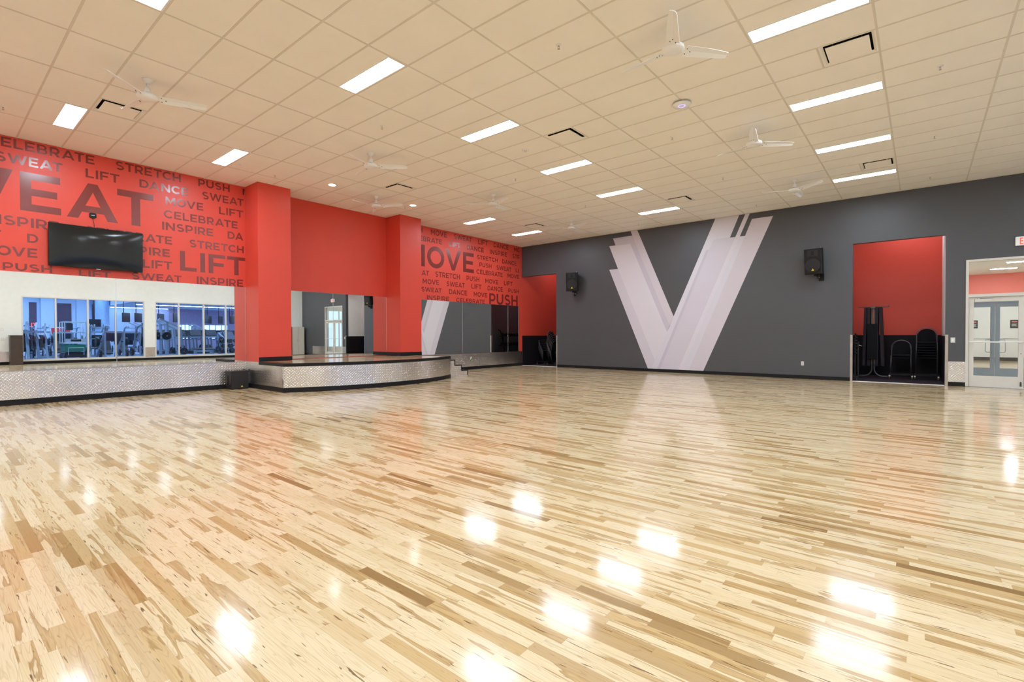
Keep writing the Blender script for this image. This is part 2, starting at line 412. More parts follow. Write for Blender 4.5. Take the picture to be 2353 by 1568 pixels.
def guard(x0, x1, z1, label):
    b = MB().box(x0, x1, YG - 0.004, YG + 0.0005, 0.0, z1)
    xe = x0 if abs(x0 - ARX1) < 0.03 else x1
    if xe == x0: b.box(x0 - 0.004, x0, YG - 0.004, YG + 0.07, 0.0, z1)
    else: b.box(x1, x1 + 0.004, YG - 0.004, YG + 0.07, 0.0, z1)
    return b
def guard_left(xedge, w_, z1, label, side):
    b = MB()
    if side > 0: b.box(xedge, xedge + w_, YG - 0.004, YG, 0, z1).box(xedge - 0.003, xedge, YG - 0.004, YG + 0.06, 0, z1)
    else: b.box(xedge - w_, xedge, YG - 0.004, YG, 0, z1).box(xedge, xedge + 0.003, YG - 0.004, YG + 0.06, 0, z1)
    tag(b.build('corner_guard', M['steel']), label, 'corner guard')
guard_left(ALX1, 0.05, 1.23, 'brushed steel corner guard at the right edge of the left alcove', 1)
guard_left(ARX0, 0.05, 1.235, 'brushed steel corner guard at the left edge of the right alcove', -1)
guard_left(ARX1, 0.055, 1.235, 'brushed steel corner guard between the right alcove and the light switch', 1)

# baseboards
bz = 0.10
b = MB().box(XR, XR + 0.014, YS, 5.095, 0, 0.105).box(XR, XR + 0.022, YS, 5.095, 0, 0.02).box(XR, XR + 0.014, 10.9, YG, 0, 0.105)
struct(b.build('baseboard_left', M['black']), 'black rubber base along the red wall', 'baseboard')
b = MB()
for a, c_ in ((ALX1 + 0.05, ARX0 - 0.05), (ARX1 + 0.055, DX0), (DX1, XE)): b.box(a, c_, YG - 0.014, YG, 0, bz)
struct(b.build('baseboard_far', M['black']), 'black rubber base along the grey wall', 'baseboard')
struct(MB().box(XE - 0.014, XE, YS, YG, 0.0, 0.125).build('baseboard_right', M['black']), 'black rubber base along the white wall', 'baseboard')

# columns
def column(y0, y1, zb, n):
    o = struct(MB().box(XR + 0.001, -11.965, y0, y1, zb, ZC).build('wall_column_%d' % n, M['red']), 'red square column on the stage', 'column')
    return o
column(5.095, 5.875, 0.634, 1); column(9.19, 9.988, 0.646, 2)

# diamond plate wainscot panels
def plate(y0, y1, z0, z1, label):
    p = thing('diamond_plate_panel', label, 'metal wall panel', (0, 0, 0))
    MB().box(XR + 0.002, XR + 0.008, y0, y1, z0, z1 - 0.012).build('plate', M['plateY'], p)
    MB().box(XR + 0.002, XR + 0.012, y0, y1, z1 - 0.012, z1).build('cap_strip', M['steel'], p)
    return p
plate(-0.35, 2.06, 0.105, 0.625, 'diamond plate panel under the mirror at the left edge, with a wall outlet')
plate(2.0605, 5.095, 0.105, 0.625, 'diamond plate panel beside the floor speaker')
plate(10.0, 12.83, 0.105, 0.59, 'diamond plate panel behind the stage steps')
plate(12.8305, YG, 0.105, 0.59, 'diamond plate panel at the far corner by the left alcove')
plate(-4.0, -0.353, 0.105, 0.625, 'diamond plate panel outside the left edge')
p = thing('diamond_plate_panel', 'small diamond plate panel between the right alcove and the glass doors', 'metal wall panel')
MB().box(ARX1 + 0.055, DX0, YG - 0.008, YG - 0.002, bz, 0.59).build('plate', M['plateX'], p)
p = thing('diamond_plate_panel', 'diamond plate panel right of the glass doors, seen in the middle mirror', 'metal wall panel')
MB().box(DX1, 4.25, YG - 0.008, YG - 0.002, bz, 0.59).build('plate', M['plateX'], p)
p = thing('diamond_plate_panel', 'diamond plate panel between the two long windows, seen in the mirror', 'metal wall panel')
MB().box(XE - 0.008, XE - 0.002, 7.46, 7.89, 0.17, 0.66).build('plate', M['plateY'], p)
p = thing('diamond_plate_panel', 'diamond plate panel under the switches, at the left edge of the mirror', 'metal wall panel')
MB().box(XE - 0.008, XE - 0.002, -2.0, 2.62, 0.126, 0.58).build('plate', M['plateY'], p)

# mirrors
def mirror(y0, y1, z0, z1, label, dx=0.0):
    t = thing('wall_mirror', label, 'mirror', (0, 0, 0))
    MB().box(XR, XR + 0.006, y0 + 0.006, y1 - 0.006, z0, z1).build('mirror_glass', M['mirror'], t)
    e = MB().box(XR, XR + 0.010, y0, y0 + 0.006, z0, z1).box(XR, XR + 0.010, y1 - 0.006, y1, z0, z1)
    e.box(XR, XR + 0.008, y0, y1, z1, z1 + 0.006).box(XR, XR + 0.008, y0, y1, z0 - 0.006, z0)
    e.build('edge_trim', M['chrome'], t)
mirror(0.06, 2.578, 0.632, 2.425, 'large wall mirror under the television, left of the seam')
mirror(2.578, 5.092, 0.632, 2.425, 'large wall mirror between the seam and the left red column')
mirror(-2.46, 0.06, 0.632, 2.425, 'wall mirror outside the left edge of the photo')
mirror(5.878, 7.405, 0.65, 2.425, 'mirror above the stage, left of the seam, reflecting the white wall and cabinet')
mirror(7.405, 9.187, 0.65, 2.425, 'mirror above the stage, right of the seam, reflecting a speaker')
mirror(9.992, 12.466, 0.60, 2.425, 'mirror right of the right column, reflecting part of the V graphic')
mirror(12.466, 14.98, 0.60, 2.425, 'wide mirror right of the steps, reflecting the grey wall and left alcove')
mirror(14.98, 15.66, 0.60, 2.425, 'narrow mirror strip beside the far corner')

# stage
def arc(off=0.0, n=28):
    # bulging front edge of the stage, through three points
    ya, yb, xa, xb, bulge = 5.095, 9.99, -10.75, -10.66, 0.70
    pts = []
    for i in range(n + 1):
        t = i / n; y = ya + (yb - ya) * t
        x = xa + (xb - xa) * t + bulge * (1 - (2 * t - 1) ** 2) ** 0.9
        pts.append((x + off, y))
    return pts
st = thing('stage', 'low curved stage clad in diamond plate with a wood top', 'stage', (0, 0, 0))
PX = lambda u, v, d: (u, v, d)
sx = XR + 0.011
poly = [(sx, 5.10)] + [(x - 0.02, max(5.10, min(9.985, y))) for x, y in arc()] + [(sx, 9.985)]
MB().prism(poly, PX, 0.58, 0.632).build('stage_top', M['floor'], st)
def band(z0, z1, o0, o1, name, m, side=True, flip=0):
    A, B = arc(o0), arc(o1); n = len(A); mb = MB()
    vs = [(x, y, z0) for x, y in A] + [(x, y, z1) for x, y in A] + [(x, y, z0) for x, y in B] + [(x, y, z1) for x, y in B]
    F = []
    for i in range(n - 1):
        F += [(2 * n + i, 2 * n + i + 1, 3 * n + i + 1, 3 * n + i), (i, n + i, n + i + 1, i + 1), (n + i, 3 * n + i, 3 * n + i + 1, n + i + 1), (i, i + 1, 2 * n + i + 1, 2 * n + i)]
    F += [(0, 2 * n, 3 * n, n), (n - 1, 2 * n - 1, 4 * n - 1, 3 * n - 1)]
    mb.add(vs, F); o = mb.build(name, m, st)
    for p in o.data.polygons: p.use_smooth = False
    return o
band(0.105, 0.575, -0.03, 0.0, 'front_cladding', M['plateY'])
band(0.0, 0.105, -0.02, 0.008, 'front_base', M['black'])
band(0.572, 0.642, -0.06, 0.012, 'front_nosing', M['black'])
MB().box(XR + 0.011, -10.75, 5.089, 5.0949, 0.105, 0.575).box(XR + 0.011, -11.97, 5.089, 5.0949, 0.575, 0.633).build('side_cladding', M['plateX'], st)
MB().box(XR + 0.03, -10.745, 5.083, 5.0949, 0.0, 0.105).build('side_base', M['black'], st)
MB().box(-11.96, -10.74, 5.083, 5.14, 0.572, 0.642).build('side_nosing', M['black'], st)
MB().box(XR + 0.02, -10.66, 9.9915, 9.9965, 0.50, 0.642).build('step_nosing', M['black'], st)
MB().box(-10.775, -10.738, 5.0835, 5.1, 0.105, 0.573).build('corner_trim', M['chrome'], st)
MB().box(XR + 0.02, -10.83, 5.12, 9.97, 0.0, 0.57).build('platform_core', M['black'], st)
def colbase(y0, y1, label):
    b = MB().box(-11.965, -11.953, y0, y1, 0.644, 0.744)
    b.box(XR + 0.01, -11.953, y1, y1 + 0.012, 0.644, 0.744) if y0 < 6 else b.box(XR + 0.01, -11.953, y0 - 0.012, y0, 0.644, 0.744)
    return b
b = colbase(5.0955, 5.875, ''); struct(b.build('baseboard_column_1', M['black']), 'black base on the left column', 'baseboard')
b = colbase(9.19, 9.99, ''); struct(b.build('baseboard_column_2', M['black']), 'black base on the right column', 'baseboard')

# steps at the right end of the stage
sp = thing('stage_steps', 'three plate-clad steps with black nosings at the right end of the stage', 'steps', (0, 0, 0))
SX1 = -10.80
for k in range(3):
    ya, yb, z = 9.997 if k == 0 else 9.997 + 0.303 + 0.272 * (k - 1), 9.997 + 0.303 + 0.272 * k, 0.51 - 0.165 * k
    z0 = 0.0
    tr = MB().box(XR + 0.012, SX1 - 0.006, ya, yb, 0, z - 0.02).build('step', M['floor'], sp)
    MB().box(XR + 0.012, SX1 - 0.004, ya, yb, z - 0.02, z).build('tread', M['black'], tr)
    MB().box(SX1 - 0.006, SX1, ya, yb, 0.0, z - 0.022).build('side_plate', M['plateY'], tr)
    MB().box(XR + 0.012, SX1 + 0.004, yb - 0.022, yb + 0.004, max(0.0, z - 0.165), z + 0.002).box(SX1 - 0.02, SX1 + 0.004, ya, yb, z - 0.022, z + 0.002).build('nosing', M['black'], tr)

# ================================================================== CEILING FIXTURES
def gx(i): return GX + TX * i
def gy(r): return GY + TY * r
LX0, LY0, LW, LD = 0.012, 0.012, TX - 0.024, TY / 2 - 0.012
lt = thing('ceiling_light', 'x', 'ceiling light', (0, 0, 0), group='linear ceiling lights')
b = MB(); e = 0.02
b.box(0, LW, 0, e, -0.006, 0.0).box(0, LW, LD - e, LD, -0.006, 0.0).box(0, e, e, LD - e, -0.006, 0.0).box(LW - e, LW, e, LD - e, -0.006, 0.0)
b.build('frame', M['fan'], lt)
MB().box(e, LW - e, e, LD - e, -0.004, -0.001).build('diffuser', M['lamp'], lt)
used = False
LIGHTS = [(-6, -8.5, 'square-looking bright ceiling light left of the fan by the left edge'),
          (-6, -4.5, 'bright ceiling light above the word STRETCH, in the row beside the red wall'),
          (-6, 7.5, 'bright linear ceiling light above the right red column, left of the far corner'),
          (-6, 11.5, 'bright linear ceiling light nearest the far corner of the room'),
          (-2, -8.5, 'bright ceiling light cut off by the top edge at the upper left'),
          (-2, -4.5, 'large bright ceiling light left of centre near the top, second in the middle row'),
          (-2, -0.5, 'bright ceiling light left of the square diffuser at the centre, third in the middle row'),
          (-2, 3.5, 'bright ceiling light fourth from the front in the middle row'),
          (-2, 7.5, 'bright ceiling light fifth from the front in the middle row'),
          (-2, 11.5, 'bright ceiling light last in the middle row, just above the V graphic'),
          (2, -0.5, 'longest bright ceiling light, cut off by the top edge at upper right'),
          (2, 3.5, 'bright ceiling light second in the right row, below the square diffuser'),
          (2, 7.5, 'bright ceiling light third in the right row, right of a fan'),
          (2, 11.5, 'bright ceiling light last in the right row, nearest the grey wall')]
FL = gx(2.5) - gx(2)
def put_light(i, r, label, group):
    global used
    loc = (gx(i) + LX0, gy(r) + 0.0, ZC)
    if used: dup(lt, loc, label=label, group=group)
    else: lt.location = loc; lt['label'] = label; lt['group'] = group; used = True
for i, r, lab in LIGHTS: put_light(i, r, lab, 'linear ceiling lights')
for i in (-6, -2, 2, 6):
    for r in (-16.5, -12.5, -8.5, -4.5, -0.5, 3.5, 7.5, 11.5):
        if (i in (-6, -2) and r > -9) or (i == 2 and r > -1): continue
        put_light(i, r, 'linear ceiling light outside the photo, behind the viewpoint', 'ceiling lights behind the viewpoint')
for x, lab in ((-0.95, 'linear ceiling light inside the right alcove, above the opening'), (-12.2, 'linear ceiling light inside the left alcove, above the opening')):
    t = thing('ceiling_light', lab, 'ceiling light', (x, AD - 0.95, 4.6), group='alcove ceiling lights')
    MB().box(0, 1.2, 0, 0.3, -0.03, -0.001).build('frame', M['fan'], t); MB().box(0.02, 1.18, 0.02, 0.28, -0.034, -0.03).build('diffuser', M['alcovelamp'], t)

dn = thing('downlight', 'small round ceiling downlight above the stage, beside the left red column', 'downlight', (-10.87, 6.36, ZC), group='round downlights over the stage')
MB().lathe([(0.115, 0.0), (0.115, -0.006), (0.088, -0.008), (0.085, 0.0)], 28).build('trim_ring', M['tee'], dn)
MB().lathe([(0.086, -0.003), (0.0001, -0.003)], 28).build('lens', M['down'], dn)
dup(dn, (-10.88, 8.80, ZC), label='small round ceiling downlight above the right red column')

# square diffusers hanging in half tiles
vt = thing('ceiling_vent', 'x', 'air vent', (0, 0, 0), group='square ceiling air vents')
W = TX / 2 - 0.012
b = MB()
o0, o1 = 0.006, 0.028
for k in range(4):
    R = Matrix.Rotation(k * PI / 2, 4, 'Z'); h = W / 2
    b.add([R @ Vector(v) for v in ((-h, -h, 0.0), (h, -h, 0.0), (h - 0.02, -h + 0.02, 0.0), (-h + 0.02, -h + 0.02, 0.0))], [(0, 1, 2, 3)])
    b.add([R @ Vector(v) for v in ((-h + 0.02, -h + 0.02, 0.0), (h - 0.02, -h + 0.02, 0.0), (h - 0.05, -h + 0.05, 0.022), (-h + 0.05, -h + 0.05, 0.022))], [(0, 1, 2, 3)])
    b.add([R @ Vector(v) for v in ((-h, -h, 0.0), (h, -h, 0.0), (h, -h, 0.03), (-h, -h, 0.03))], [(0, 1, 2, 3)])
b.build('vent_frame', M['ceil'], vt, fix=False)
b = MB(); k_ = W / 2 - 0.049
b.add([(-k_, -k_, 0.16), (k_, -k_, 0.16), (k_, k_, 0.16), (-k_, k_, 0.16), (-k_, -k_, 0.022), (k_, -k_, 0.022), (k_, k_, 0.022), (-k_, k_, 0.022)], [(0, 1, 2, 3), (0, 4, 5, 1), (1, 5, 6, 2), (2, 6, 7, 3), (3, 7, 4, 0)]).build('duct', M['hole'], vt)
MB().bbox(-0.226, 0.226, -0.226, 0.226, -0.012, 0.002, 0.004).build('plaque', M['ceil'], vt)
for sx_ in (-1, 1):
    for sy_ in (-1, 1): MB().box(sx_ * 0.15 - 0.006, sx_ * 0.15 + 0.006, sy_ * 0.17 - 0.006, sy_ * 0.17 + 0.006, 0.001, 0.161).build('hanger', M['steel'], vt)
VL = ['air vent behind the fan near the left edge', 'air vent at the top centre, right of a linear light', 'air vent above the stage between a fan and the right column',
      'small far air vent above the red word wall near the far corner', 'air vent in front of the V graphic at the ceiling', 'largest air vent, under the longest ceiling light at upper right',
      'air vent between the last two lights of the right row']
for k, ((i, r), lab) in enumerate(zip(VENTS, VL)):
    loc = (gx(i) + TX / 4, gy(r) + TY / 2, ZC)
    if k == 0: vt.location = loc; vt['label'] = lab
    else: dup(vt, loc, label=lab)

# ceiling fans: three blades, drop rod
def make_fan():
    t = thing('ceiling_fan', 'x', 'ceiling fan', (0, 0, 0), group='white three-bladed ceiling fans')
    MB().lathe([(0.001, 0.0), (0.062, 0.0), (0.062, -0.006), (0.052, -0.022), (0.032, -0.05), (0.026, -0.056), (0.001, -0.056)], 28).build('canopy', M['fan'], t)
    MB().cyl((0, 0, -0.05), (0, 0, -0.135), 0.013, 14).build('downrod', M['fan'], t)
    MB().lathe([(0.014, -0.10), (0.026, -0.105), (0.036, -0.125), (0.045, -0.175), (0.047, -0.195), (0.040, -0.20), (0.001, -0.20)], 28).build('motor_cover', M['fan'], t)
    MB().lathe([(0.001, -0.196), (0.050, -0.20), (0.106, -0.212), (0.126, -0.226), (0.129, -0.246), (0.122, -0.262), (0.098, -0.274), (0.066, -0.280), (0.030, -0.283), (0.001, -0.284)], 36).build('motor_housing', M['fan'], t)
    MB().lathe([(0.0455, -0.186), (0.0485, -0.188), (0.0485, -0.193), (0.0455, -0.195)], 28).build('seam_band', M['screw'], t)
    for k in range(3):
        R = Matrix.Rotation(k * 2 * PI / 3, 4, 'Z') @ Matrix.Translation((0, 0, -0.25)) @ Matrix.Rotation(math.radians(-22), 4, 'X')
        n = 12; top = []; bot = []
        for i in range(n + 1):
            s = i / n; x = 0.15 + 0.56 * s
            ya = 0.078 - 0.034 * s; yb = -0.078 + 0.038 * s - 0.008 * math.sin(s * PI)
            if i == n: ya -= 0.012; yb += 0.004
            dz = 0.012 * s
            tw_ = math.radians(6 * (1 - s))
            for lst, off in ((top, 0.004), (bot, -0.004)):
                lst.append([(x, ya * math.cos(tw_), dz + off + ya * math.sin(tw_)), (x, (ya + yb) / 2, dz + off + 0.008), (x, yb * math.cos(tw_), dz + off + yb * math.sin(tw_))])
        vs = [R @ Vector(p) for row in top for p in row] + [R @ Vector(p) for row in bot for p in row]
        N = 3 * (n + 1); F = []
        for i in range(n):
            for j in (0, 1):
                a = i * 3 + j; F.append((a, a + 3, a + 4, a + 1)); F.append((N + a, N + a + 1, N + a + 4, N + a + 3))
            for j in (0, 2):
                a = i * 3 + j; F.append((a, N + a, N + a + 3, a + 3))
        for i in (0, n):
            for j in (0, 1):
                a = i * 3 + j; F.append((a, a + 1, N + a + 1, N + a))
        bl = MB().add(vs, F, False).build('blade', M['fan'], t)
        MB().add([R @ Vector(p) for p in ((0.09, -0.02, 0.0), (0.09, 0.02, 0.0), (0.16, 0.035, 0.004), (0.16, -0.035, 0.004), (0.09, -0.02, 0.008), (0.09, 0.02, 0.008), (0.16, 0.035, 0.014), (0.16, -0.035, 0.014))],
                 [(0, 1, 2, 3), (7, 6, 5, 4), (0, 4, 5, 1), (1, 5, 6, 2), (2, 6, 7, 3), (3, 7, 4, 0)]).build('blade_bracket', M['fan'], bl)
        for (x, y) in ((0.165, 0.034), (0.165, -0.034), (0.215, 0.0)):
            MB().cyl(R @ Vector((x, y, -0.008)), R @ Vector((x, y, 0.0)), 0.0055, 10).build('screw', M['screw'], bl)
    return t
fan = make_fan()
FANS = [(-8.40, 2.09, 69, 'white ceiling fan at the upper left beside an air vent'), (-2.27, 5.71, 51, 'large white ceiling fan near the top edge, right of centre'),
        (-8.42, 5.76, 48, 'white ceiling fan above the left red column'), (-10.92, 7.63, 30, 'white ceiling fan over the stage between the two downlights'),
        (-8.46, 9.45, 101, 'white ceiling fan right of the stage, above the first far light'), (-8.48, 13.15, 98, 'small far white ceiling fan right of the far corner'),
        (-2.29, 9.44, 42, 'white ceiling fan between the middle and right light rows, above the V graphic'), (-2.30, 13.10, 87, 'white ceiling fan nearest the grey wall on the right')]
for k, (x, y, a, lab) in enumerate(FANS):
    if k == 0: fan.location = (x, y, ZC); fan.rotation_euler = (0, 0, math.radians(a)); fan['label'] = lab
    else: dup(fan, (x, y, ZC), math.radians(a), label=lab)

# sprinklers, detector, access point, flush plates
spk = thing('sprinkler_head', 'x', 'sprinkler', (0, 0, 0), group='ceiling sprinkler heads')
MB().lathe([(0.001, 0.0), (0.036, 0.0), (0.034, -0.006), (0.014, -0.010), (0.001, -0.010)], 20).build('escutcheon', M['fan'], spk)
b = MB().cyl((0, 0, -0.006), (0, 0, -0.022), 0.008, 10); b.tube([(0.009, 0, -0.02), (0.012, 0, -0.035), (0.004, 0, -0.05)], 0.0025, 6); b.tube([(-0.009, 0, -0.02), (-0.012, 0, -0.035), (-0.004, 0, -0.05)], 0.0025, 6)
b.build('frame', M['sprink'], spk)
MB().lathe([(0.001, -0.050), (0.016, -0.051), (0.016, -0.053), (0.001, -0.053)], 14).build('deflector', M['sprink'], spk)
SPR = [(-3.49, 5.12, 'sprinkler head at the top, left of the large fan'), (-7.17, 5.14, 'sprinkler head above and right of the fan by the left column'), (-11.17, 5.14, 'sprinkler head just above the left red column'),
       (-7.21, 8.82, 'sprinkler head left of the fourth light of the middle row'), (-3.52, 8.82, 'sprinkler head below the round access point'), (-3.53, 11.84, 'sprinkler head above the right arm of the V graphic'),
       (0.17, 8.82, 'sprinkler head right of the second light of the right row, upper right'), (0.16, 11.84, 'sprinkler head right of the third light of the right row'), (0.13, 14.85, 'sprinkler head right of the last light of the right row'),
       (-7.22, 11.9, 'sprinkler head left of the fifth light of the middle row'), (-7.10, 15.0, 'sprinkler head above the left arm of the V graphic'), (-3.55, 14.89, 'sprinkler head at the grey wall above the right wall speaker'),
       (-11.10, 0.88, 'sprinkler head at the left edge above the red wall'), (-11.16, 8.74, 'sprinkler head beside the downlight at the right column'), (-10.62, 14.95, 'sprinkler head nearest the far corner')]
for k, (x, y, lab) in enumerate(SPR):
    if k == 0: spk.location = (x, y, ZC); spk['label'] = lab
    else: dup(spk, (x, y, ZC), 0.7 * k, label=lab)
t = thing('smoke_detector', 'white round smoke detector between the third and fourth lights of the middle row', 'smoke detector', (-5.95, 7.58, ZC))
MB().lathe([(0.001, 0.0), (0.068, 0.0), (0.068, -0.012), (0.056, -0.022), (0.001, -0.022)], 28).build('base', M['fan'], t)
MB().lathe([(0.032, -0.022), (0.030, -0.034), (0.020, -0.042), (0.001, -0.044)], 20).build('sensor_dome', M['tee'], t)
b = MB()
for k in range(10):
    R = Matrix.Rotation(k * PI / 5, 4, 'Z'); b.box(0.052, 0.062, -0.006, 0.006, -0.0205, -0.0145, R)
b.build('slot', M['screw'], t)
t = thing('wireless_access_point', 'round white disc access point with a violet light ring', 'access point', (-2.89, 7.62, ZC))
MB().cyl((0, 0, 0), (0, 0, -0.03), 0.03, 16).build('mount', M['screw'], t)
MB().lathe([(0.001, -0.024), (0.125, -0.024), (0.142, -0.030), (0.135, -0.042), (0.085, -0.050), (0.001, -0.053)], 36).build('body', M['fan'], t)
MB().lathe([(0.044, -0.0522), (0.050, -0.0535), (0.056, -0.0522)], 32).build('light_ring', M['blueled'], t)
for x, y, lab in ((-11.05, 4.36, 'small square flush sensor plate left of the left red column'), (-1.38, 11.83, 'small flush sensor plate below the third light of the right row'), (-11.3, 11.97, 'small flush sensor plate below the light above the right column')):
    t = thing('sensor_plate', lab, 'ceiling sensor', (x, y, ZC), group='flush ceiling sensor plates')
    MB().bbox(-0.045, 0.045, -0.03, 0.03, -0.008, 0.0, 0.003).build('cover', M['fan'], t)
    MB().cyl((0.018, 0, -0.011), (0.018, 0, -0.007), 0.010, 12).cyl((-0.018, 0, -0.011), (-0.018, 0, -0.007), 0.010, 12).build('lens', M['tee'], t)

# ================================================================== LETTERS
TH = 0.205
def stroke(path, t):
    out = []; P = [Vector((x, y)) for x, y in path]; L = []
    for i, p in enumerate(P):
        d = (P[min(i + 1, len(P) - 1)] - P[max(i - 1, 0)]).normalized(); nrm = Vector((-d.y, d.x))
        L.append((p + nrm * t / 2, p - nrm * t / 2))
    for a, b in zip(L[:-1], L[1:]): out.append([tuple(a[0]), tuple(a[1]), tuple(b[1]), tuple(b[0])])
    return out
def earc(cx, cy, rx, ry, a0, a1, n=14):
    return [(cx + rx * math.cos(math.radians(a0 + (a1 - a0) * i / n)), cy + ry * math.sin(math.radians(a0 + (a1 - a0) * i / n))) for i in range(n + 1)]
def bar(x0, y0, x1, y1): return [[(x0, y0), (x1, y0), (x1, y1), (x0, y1)]]
def glyph(ch):
    t = TH; h = t / 2
    if ch == 'I': return t, bar(0, 0, t, 1)
    if ch == 'L': return 0.68, bar(0, 0, t, 1) + bar(t, 0, 0.68, t * 0.9)
    if ch == 'E': return 0.75, bar(0, 0, t, 1) + bar(t, 0, 0.75, t * 0.9) + bar(t, 1 - t * 0.9, 0.74, 1) + bar(t, 0.41, 0.68, 0.59)
    if ch == 'F': return 0.74, bar(0, 0, t, 1) + bar(t, 1 - t * 0.9, 0.74, 1) + bar(t, 0.38, 0.67, 0.56)
    if ch == 'T': return 0.83, bar(0, 1 - t * 0.9, 0.83, 1) + bar(0.415 - h, 0, 0.415 + h, 1 - t * 0.9)
    if ch == 'H': return 0.88, bar(0, 0, t, 1) + bar(0.88 - t, 0, 0.88, 1) + bar(t, 0.41, 0.88 - t, 0.59)
    if ch == 'N': return 0.93, bar(0, 0, t, 1) + bar(0.93 - t, 0, 0.93, 1) + [[(t, 1), (t - 0.02, 1), (t - 0.02, 0.68), (0.93 - t, 0), (0.93 - t, 0.32)]]
    if ch == 'M': return 1.05, bar(0, 0, t, 1) + bar(1.05 - t, 0, 1.05, 1) + [[(t, 1), (t, 0.66), (0.525, 0.16), (0.525, 0.50)], [(1.05 - t, 1), (0.525, 0.50), (0.525, 0.16), (1.05 - t, 0.66)]]
    if ch == 'A': return 1.06, [[(0, 0), (0.225, 0), (0.53, 0.76), (0.53, 1), (0.43, 1)], [(1.06, 0), (0.63, 1), (0.53, 1), (0.53, 0.76), (0.835, 0)], [(0.225 + 0.19 * 0.4, 0.19), (0.835 - 0.19 * 0.4, 0.19), (0.835 - 0.37 * 0.4, 0.37), (0.225 + 0.37 * 0.4, 0.37)]]
    if ch == 'V': return 1.04, [[(0, 1), (0.235, 1), (0.52, 0.26), (0.52, 0), (0.42, 0)], [(1.04, 1), (0.62, 0), (0.52, 0), (0.52, 0.26), (0.805, 1)]]
    if ch == 'W': return 1.52, [[(0, 1), (0.225, 1), (0.42, 0.33), (0.42, 0), (0.33, 0)], [(0.42, 0.33), (0.42, 0), (0.51, 0), (0.76, 0.66), (0.76, 1), (0.66, 1)], [(1.52, 1), (1.19, 0), (1.10, 0), (1.10, 0.33), (1.295, 1)], [(1.10, 0.33), (1.10, 0), (1.01, 0), (0.76, 0.66), (0.76, 1), (0.86, 1)]]
    if ch == 'X': return 0.92, [[(0, 0), (0.25, 0), (0.92, 1), (0.67, 1)], [(0.67, 0), (0.92, 0), (0.25, 1), (0, 1)]]
    if ch == 'O': return 1.04, stroke(earc(0.52, 0.5, 0.52 - h, 0.515 - h, 0, 360, 36), t)
    if ch == 'C': return 0.93, stroke(earc(0.52, 0.5, 0.52 - h, 0.515 - h, 42, 318, 26), t)
    if ch == 'D': return 0.92, bar(0, 0, t, 1) + stroke([(t, 1 - h * 0.9), (0.40, 1 - h * 0.9)] + earc(0.40, 0.5, 0.52 - h, 0.5 - h * 0.9, 90, -90, 20)[1:] + [(t, h * 0.9)], t * 0.95)
    if ch == 'P': return 0.79, bar(0, 0, t, 1) + stroke([(t, 0.908), (0.45, 0.908)] + earc(0.45, 0.6375, 0.24, 0.2705, 90, -90, 16)[1:] + [(t, 0.367)], 0.185)
    if ch == 'R': return 0.82, bar(0, 0, t, 1) + stroke([(t, 0.908), (0.46, 0.908)] + earc(0.46, 0.65, 0.24, 0.258, 90, -90, 16)[1:] + [(t, 0.392)], 0.185) + [[(0.35, 0.32), (0.58, 0.36), (0.83, 0), (0.585, 0)]]
    if ch == 'B': return 0.82, bar(0, 0, t, 1) + stroke([(t, 0.915), (0.46, 0.915)] + earc(0.46, 0.712, 0.20, 0.203, 90, -90, 14)[1:] + [(t, 0.509)], 0.17) + stroke([(t, 0.509), (0.49, 0.509)] + earc(0.49, 0.297, 0.235, 0.212, 90, -90, 14)[1:] + [(t, 0.085)], 0.17)
    if ch == 'U': return 0.89, bar(0, 0.42, t, 1) + bar(0.89 - t, 0.42, 0.89, 1) + stroke(earc(0.445, 0.43, 0.445 - h, 0.445 - h, 180, 360, 22), t)
    if ch == 'S': return 0.80, stroke(earc(0.40, 0.715, 0.28, 0.20, 38, 250, 16) + [(0.40, 0.505)] + earc(0.41, 0.292, 0.29, 0.20, 70, -148, 16), 0.19)
    return 0.4, []
KERN = {'AT': -0.16, 'LI': 0.0, 'AC': -0.02, 'OV': -0.10, 'VE': -0.02, 'RA': -0.02, 'FT': -0.06, 'TR': -0.04, 'TC': -0.06, 'PI': 0.02, 'WE': -0.03, 'TE': -0.04, 'MO': -0.02, 'DA': -0.10, 'SW': -0.05, 'EA': -0.04, 'SP': -0.02, 'ST': -0.06, 'RE': -0.02}
def word_polys(wd):
    x = 0.0; out = []
    for i, ch in enumerate(wd):
        wch, P = glyph(ch)
        out += [[(px + x, py) for px, py in poly] for poly in P]
        x += wch
        if i < len(wd) - 1: x += 0.15 + KERN.get(wd[i:i + 2], 0.0)
    return x, out
def clip_poly(poly, axis, lim, keep_less):
    out = []; n = len(poly)
    for i in range(n):
        a, b = poly[i], poly[(i + 1) % n]
        ia = (a[axis] <= lim) == keep_less; ib = (b[axis] <= lim) == keep_less
        if ia: out.append(a)
        if ia != ib:
            s = (lim - a[axis]) / (b[axis] - a[axis]); out.append((a[0] + (b[0] - a[0]) * s, a[1] + (b[1] - a[1]) * s))
    return out
def word(mural, wd, u0, u1, z0, h, fn, m, lo=-1e9, hi=1e9, name='word', depth=0.0015):
    wn, P = word_polys(wd); k = (u1 - u0) / wn; b = MB()
    for i, poly in enumerate(P):
        q = [(u0 + x * k, z0 + y * h) for x, y in poly]
        if lo > -1e8: q = clip_poly(q, 0, lo, False)
        if hi < 1e8 and len(q) > 2: q = clip_poly(q, 0, hi, True)
        if len(q) > 2: b.add([fn(u, v, depth + 0.00002 * i) for u, v in q], [tuple(range(len(q)))])
    o = b.build(name, m, mural, fix=False)
    o['label'] = 'word ' + wd
    return o
RW = lambda u, v, d: (XR + d, u, v)          # on the red wall, read towards +y
GW = lambda u, v, d: (u, YG - d, v)          # on the grey wall, read towards +x
ml = thing('word_mural', 'dark red vinyl words on the red wall around the television, left of the columns', 'wall lettering', (0, 0, 0))
